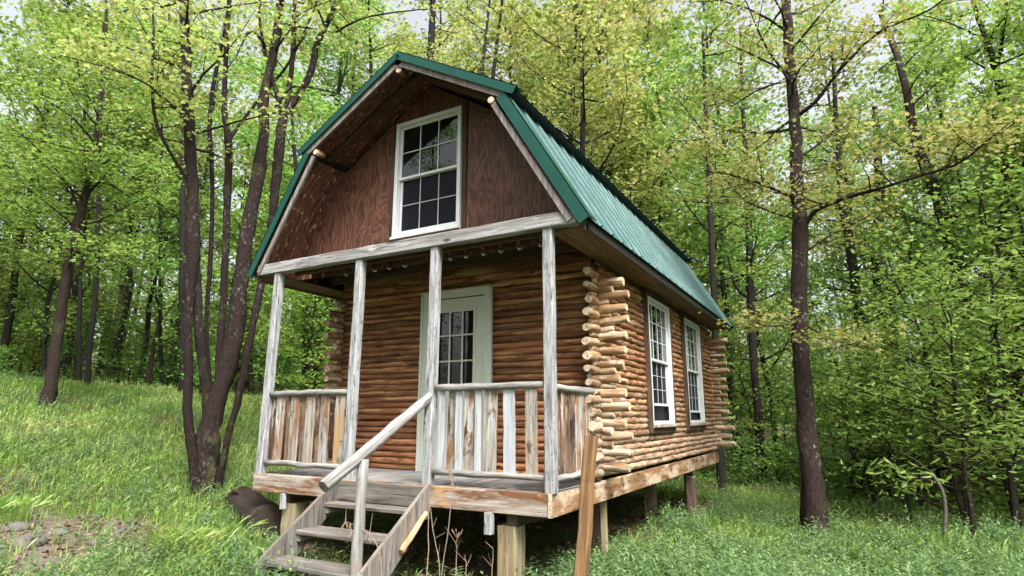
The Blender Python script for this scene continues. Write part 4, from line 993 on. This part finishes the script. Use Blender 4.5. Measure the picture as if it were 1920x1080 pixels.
# ------------------------------------------------------------ grass, weeds, litter
def cover_pts(N, rmin, rmax, p=1.0, a0=-54, a1=56):
    deg = NR.uniform(a0, a1, N); d = rmin+(rmax-rmin)*NR.random(N)**p; a = np.radians(deg)+YAW
    return CAM[0]-np.sin(a)*d, CAM[1]+np.cos(a)*d, d
def fld(x, y, s=1, o=0):
    return (np.sin(x*s*1.7+o)*np.cos(y*s*1.3+o*2)+np.sin(x*s*.6-y*s*.9+o)+.6*np.sin(x*s*3.1+y*s*2.3+o*3))/2.6
def dens(x, y):
    under = (x > -3.75) & (x < -.02) & (y > -.12) & (y < 7.1)
    path = np.hypot(x+4.85, (y+1.36)*1.1)*.5-fld(x, y, 2.6)*.34 < .62
    right = (x > 1.3) & (y > 6.2+.5*np.sin(x*2))
    left = (x < -3) & (np.hypot(x-CAM[0], y-CAM[1]) > 19.5)
    back = (y > 8.5) & (x > -4)
    f = np.ones_like(x); f[right] = .22; f[left] = .12; f[back] = .3
    f[path] = .10; f[under] = 0.0; f[under & (x > -.40) & (y < 4.6)] = .45
    # worn ground at the foot of the steps and under the drip line
    st_ = (x > -2.6) & (x < -.9) & (y > -.95) & (y <= .1); f[st_] = .12
    return f
def grass():
    x, y, d = cover_pts(330000, 2.4, 21, 1.25); keep = NR.random(len(x)) < dens(x, y)*np.clip(.75+.5*fld(x, y, 1.1, 2), .25, 1)
    x, y, d = x[keep], y[keep], d[keep]; n = len(x); P = np.stack([x, y, gz(x, y)-.01], 1)
    tuft = np.clip(fld(x, y, 2.2, 5), 0, 1)
    h = (.07+.13*NR.random(n)**2+.20*tuft*NR.random(n)); w = .0045+.0009*d*NR.uniform(.6, 1.2, n)
    r = np.clip(.42+.33*fld(x, y, .9, 1)+NR.normal(0, .2, n)+.1*(x < -3), 0, 1)
    o = link('grass', blades('grass', P, h, w, M['grass'], .38, r)); tag(o, 'green meadow grass covering the clearing around the cabin', 'grass', kind='stuff')
grass()
def tuft_thing(u, v, d, n, h, lb):
    p = at(u, v, d); g = float(gz(p[0], p[1])); P = np.stack([NR.normal(0, .10, n), NR.normal(0, .10, n), np.zeros(n)-.02], 1)
    me = blades('grass_clump', P, h*NR.uniform(.6, 1.1, n), NR.uniform(.004, .008, n), M['grass'], .42, np.clip(NR.normal(.6, .2, n), 0, 1))
    o = link('grass_clump', me); o.location = (p[0], p[1], g); tag(o, lb, 'grass clump')
def weeds():
    x, y, d = cover_pts(60000, 2.6, 19, 1.3); f = dens(x, y)
    f = np.where((x > -.6) & (y < 5.5), np.minimum(f*1.5, 1), f*.55); keep = NR.random(len(x)) < f*np.clip(.5+.7*fld(x, y, 1.4, 9), .05, 1)
    x, y, d = x[keep], y[keep], d[keep]; n = len(x); k = 9
    g = gz(x, y); h = NR.uniform(.10, .30, n)
    B = np.repeat(np.stack([x, y, g], 1), k, 0); H = np.repeat(h, k); t = np.tile((np.arange(k)+1)/k, n); a = NR.uniform(0, 6.28, n*k)
    L = (.055+.05*NR.random(n*k))*(1.15-.5*t); dr = np.stack([np.cos(a), np.sin(a), .5+0*a], 1); sd_ = np.stack([-np.sin(a), np.cos(a), 0*a], 1)
    c = B+np.stack([0*a, 0*a, H*t], 1); w = L*.17
    V = np.stack([c, c+dr*(L*.45)[:, None]+sd_*w[:, None], c+dr*np.array([1, 1, .55])*L[:, None], c+dr*(L*.45)[:, None]-sd_*w[:, None]], 1)
    r = np.clip(np.repeat(NR.normal(.45, .25, n), k)+.25*(t-.5), 0, 1)
    o = link('weeds', npmesh('weeds', V, 4, r, M['weed'])); tag(o, 'low leafy green weeds growing among the grass', 'weeds', kind='stuff')
weeds()
def litter():
    x, y, d = cover_pts(60000, 3, 24, 1.1); f = 1.15-dens(x, y)*.9; keep = NR.random(len(x)) < f*.8; x, y = x[keep], y[keep]
    P = np.stack([x, y, gz(x, y)+NR.uniform(.002, .03, len(x))], 1)
    m = leafmat('dry_fallen_leaves', (.07, .04, .025), (.17, .11, .07), (.30, .22, .15), .1, 0)
    tag(link('leaf_litter', leaves('leaf_litter', P, .06, OVAL, m, tilt=.5)), 'dry brown leaf litter on the forest floor and under the deck', 'leaf litter', kind='stuff')
    # broad low ground cover in the woods
    x, y, d = cover_pts(90000, 9, 34, 1.0); keep = (dens(x, y) < .5) & (dens(x, y) > .05) & (NR.random(len(x)) < np.clip(.5+.6*fld(x, y, .8, 4), 0, 1)); x, y = x[keep], y[keep]
    P = np.stack([x, y, gz(x, y)+NR.uniform(.03, .22, len(x))], 1)
    tag(link('ground_cover', leaves('ground_cover', P, .085, OVAL, M['leaf_deep'], tilt=.4)), 'low broad-leaved ground cover under the trees', 'ground cover', kind='stuff')
litter()
def herb_patches():
    cx, cy, d = cover_pts(240, 3.0, 16, 1.1); V = []; RN = []
    for x0, y0 in zip(cx, cy):
        if float(dens(np.array([x0]), np.array([y0]))[0]) < .9: continue
        for q in range(rng.randint(4, 10)):
            x = x0+rng.gauss(0, .16); y = y0+rng.gauss(0, .16); g = float(gz(x, y)); h = rng.uniform(.16, .38); lx, ly = rng.gauss(0, .05), rng.gauss(0, .05); tone = rng.random()
            for i in range(11):
                t = .15+.85*i/10; a = i*2.4+tone*9; l = rng.uniform(.07, .12)*(1.15-.5*t); el = .2+.8*t; dd = np.array([cos(a)*cos(el), sin(a)*cos(el), sin(el)]); sd_ = np.array([-sin(a), cos(a), 0]); c = np.array([x+lx*t, y+ly*t, g+h*t])
                V.append([c, c+dd*l*.5+sd_*l*.13, c+dd*l-np.array([0, 0, l*.25]), c+dd*l*.5-sd_*l*.13]); RN.append(min(1, max(0, tone*.6+.3*t)))
    tag(link('tall_weeds', npmesh('tall_weeds', np.array(V), 4, np.array(RN), M['weed'])), 'taller patches of narrow-leaved green weeds standing above the grass', 'weeds', kind='stuff')
herb_patches()
tuft_thing(345, 1060, 6.6, 420, .30, 'bright long-bladed grass clump at the bottom left, in front of the clump tree')
tuft_thing(300, 1045, 7.1, 200, .24, 'smaller bright grass clump beside the bare soil patch')
tuft_thing(25, 930, 8.6, 260, .28, 'long grass clump at the left edge of the picture above the bare soil')
# leafy weeds by the steps, each its own thing
def lance_plant(loc, h, k, L, lb, name='weed_plant'):
    g = float(gz(loc[0], loc[1])); root = empty(name, (loc[0], loc[1], g), 0, lb, 'weed')
    mb = MB(); tube(mb, [(0, 0, -.03), (rng.gauss(0, .01), rng.gauss(0, .01), h*.5), (rng.gauss(0, .02), rng.gauss(0, .02), h)], [.005, .004, .002], 5); link('stem', mb_mesh(mb, M['weed'], 'stem'), root)
    V = []
    for i in range(k):
        t = .25+.75*i/k; a = i*2.4; l = L*(1.1-.55*t); el = .35+.8*t; d = np.array([cos(a)*cos(el), sin(a)*cos(el), sin(el)]); s = np.array([-sin(a), cos(a), 0]); c = np.array([0, 0, h*t])
        V.append([c, c+d*l*.5+s*l*.13, c+d*l-np.array([0, 0, l*.25]), c+d*l*.5-s*l*.13])
    link('leaves', npmesh('leaves', np.array(V), 4, NR.uniform(.4, 1, k), M['weed']), root)
for (x, y, h, lb) in ((-.93, -1.02, .34, 'bright leafy weed right against the foot of the steps'), (-.80, -.80, .30, 'leafy weed second from the foot of the steps'), (-.70, -.60, .22, 'small leafy weed behind the two by the steps'),
                      (-.62, -.30, .26, 'leafy weed just left of the front support post'), (-2.62, -.95, .30, 'leafy weed left of the bottom step')):
    lance_plant((x, y), h, 26, .13, lb)
# dead weed stalks before the dark space under the deck
dw = [(-.95, -.40, [(0, 0, .0), (.01, 0, .45), (-.02, .02, .80)], None, 'thin dead stalk nearest the steps, leaning left'),
      (-.86, -.36, [(0, 0, 0), (.08, 0, .55), (.12, 0, .98), (.06, 0, 1.12)], 'droop', 'tall dead stalk with a drooping withered head'),
      (-.78, -.42, [(0, 0, 0), (-.03, 0, .35), (-.10, 0, .62), (-.17, 0, 1.02)], None, 'dead stalk forking and leaning towards the steps'),
      (-.66, -.40, [(0, 0, 0), (.0, 0, .35), (.005, 0, .56)], 'umbel', 'dead stalk topped by a dried umbel of spokes'),
      (-.60, -.36, [(0, 0, 0), (.01, 0, .3), (.0, 0, .44)], None, 'short dead stalk just right of the dried umbel'),
      (-.42, -.30, [(0, 0, 0), (.03, 0, .3), (.04, 0, .5)], None, 'lone short dead stalk left of the front support post'),
      (-1.10, -.75, [(0, 0, .05), (-.02, -.02, .45), (-.12, -.05, .62), (-.35, -.08, .70)], 'droop', 'arching dead stalk with a feathery head bending across the steps')]
for x, y, pts, head, lb in dw:
    g = float(gz(x, y)); root = empty('dead_stalk', (x, y, g), 0, lb, 'dead weed'); mb = MB(); sp, rr = smooth_path(pts, [.0055-.0035*i/(len(pts)-1) for i in range(len(pts))], 4, .003); tube(mb, sp, rr, 5)
    for i in range(3):
        q = sp[rng.randrange(len(sp)//3, len(sp))]; dd = Vector((rng.gauss(0, 1), rng.gauss(0, 1), 1.2)).normalized()*rng.uniform(.08, .2); tube(mb, [q, q+dd], [.0025, .001], 4)
    link('stalk', mb_mesh(mb, M['dry'], 'stalk'), root)
    if head:
        mb = MB(); tip = sp[-1]
        for i in range(16 if head == 'umbel' else 22):
            a = i*2.4
            if head == 'umbel': e = tip+Vector((cos(a)*.045, sin(a)*.045, rng.uniform(.02, .075))); tube(mb, [tip, tip.lerp(e, .6), e], [.0022, .0018, .003], 4)
            else: s0 = sp[-1-(i % 5)]; e = s0+Vector((rng.gauss(0, .03), rng.gauss(0, .03), -rng.uniform(.02, .09))); tube(mb, [s0, e], [.002, .003], 4)
        link('seed_head', mb_mesh(mb, M['dry'], 'seed_head'), root)
# dead pale sapling and leafless sticks on the right
def stick(pix, lb, mat='bark_pale', twigs=3, name='bare_stick'):
    P = [Vector(at(u, v, d)) for u, v, d, w in pix]; R = [w/FPX*d/2 for u, v, d, w in pix]; base = Vector((P[0].x, P[0].y, float(gz(P[0].x, P[0].y))))
    P[0].z = base.z-.05; mb = MB(); sp, rr = smooth_path([p-base for p in P], R, 4, .004); tube(mb, sp, rr, 6)
    for i in range(twigs):
        q = rng.randrange(len(sp)//3, len(sp)); dd = Vector((rng.gauss(0, 1), rng.gauss(0, 1), rng.random())).normalized()*rng.uniform(.2, .6); tube(mb, [sp[q], sp[q]+dd*.5+Vector((0, 0, .03)), sp[q]+dd], [rr[q]*.5, rr[q]*.35, .002], 4)
    me = mb_mesh(mb, M[mat], name); o = link(name, me); o.location = base; tag(o, lb, 'stick')
stick([(1770, 1000, 9.5, 6), (1772, 940, 9.5, 5), (1762, 910, 9.5, 5), (1745, 885, 9.5, 4)], 'curved pale dead stick standing on the forest floor at the right', twigs=1)
stick([(1824, 1000, 9.6, 8), (1820, 950, 9.6, 7), (1812, 910, 9.6, 6), (1806, 860, 9.6, 5)], 'straight brown leafless sapling stem right of the pale dead stick', 'bark_brown', 2)
stick([(1705, 975, 10.5, 6), (1700, 920, 10.5, 5), (1685, 870, 10.5, 4), (1660, 820, 10.5, 3)], 'thin dark twiggy stem left of the pale dead stick', 'bark_dark', 5)
stick([(1640, 955, 12, 5), (1630, 900, 12, 5), (1605, 860, 12, 4), (1590, 840, 12, 3)], 'thin dark stem bending left, just right of the speckled trunk', 'bark_dark', 4)
stick([(1900, 960, 11, 9), (1895, 900, 11, 8), (1890, 860, 11, 7), (1880, 820, 11, 5)], 'dark stem at the right edge of the picture', 'bark_dark', 4)
# stones in the bare soil
def stone(u, v, d, s, lb):
    p = at(u, v, d); g = float(gz(p[0], p[1])); bm = MB(); k = 12; c = [(cos(2*pi*j/k), .7*sin(2*pi*j/k)) for j in range(k)]
    bm.sweep([(-s, 0, 0), (-s*.85, 0, 0), (-s*.4, 0, 0), (s*.1, 0, 0), (s*.6, 0, 0), (s*.95, 0, 0), (s*1.02, 0, 0)], c, [s*q for q in (.15, .45, .75, .8, .62, .3, .1)], off=[[1+rng.gauss(0, .08) for _ in range(k)] for _ in range(7)])
    o = bm.build('stone', M['stone'], None, True); o.location = (p[0], p[1], g+s*.08); o.rotation_euler = (0, 0, rng.random()*6); tag(o, lb, 'stone')
stone(50, 1048, 7.6, .17, 'largest pale half-buried stone in the bare soil')
stone(110, 1020, 7.9, .10, 'flat grey stone in the middle of the bare soil')
stone(30, 1005, 8.2, .11, 'grey stone at the upper left of the bare soil')
stone(180, 1045, 7.4, .09, 'small stone at the right side of the bare soil')
stone(975, 1075, 5.2, .10, 'pale stone on the ground under the deck beside the front support post')
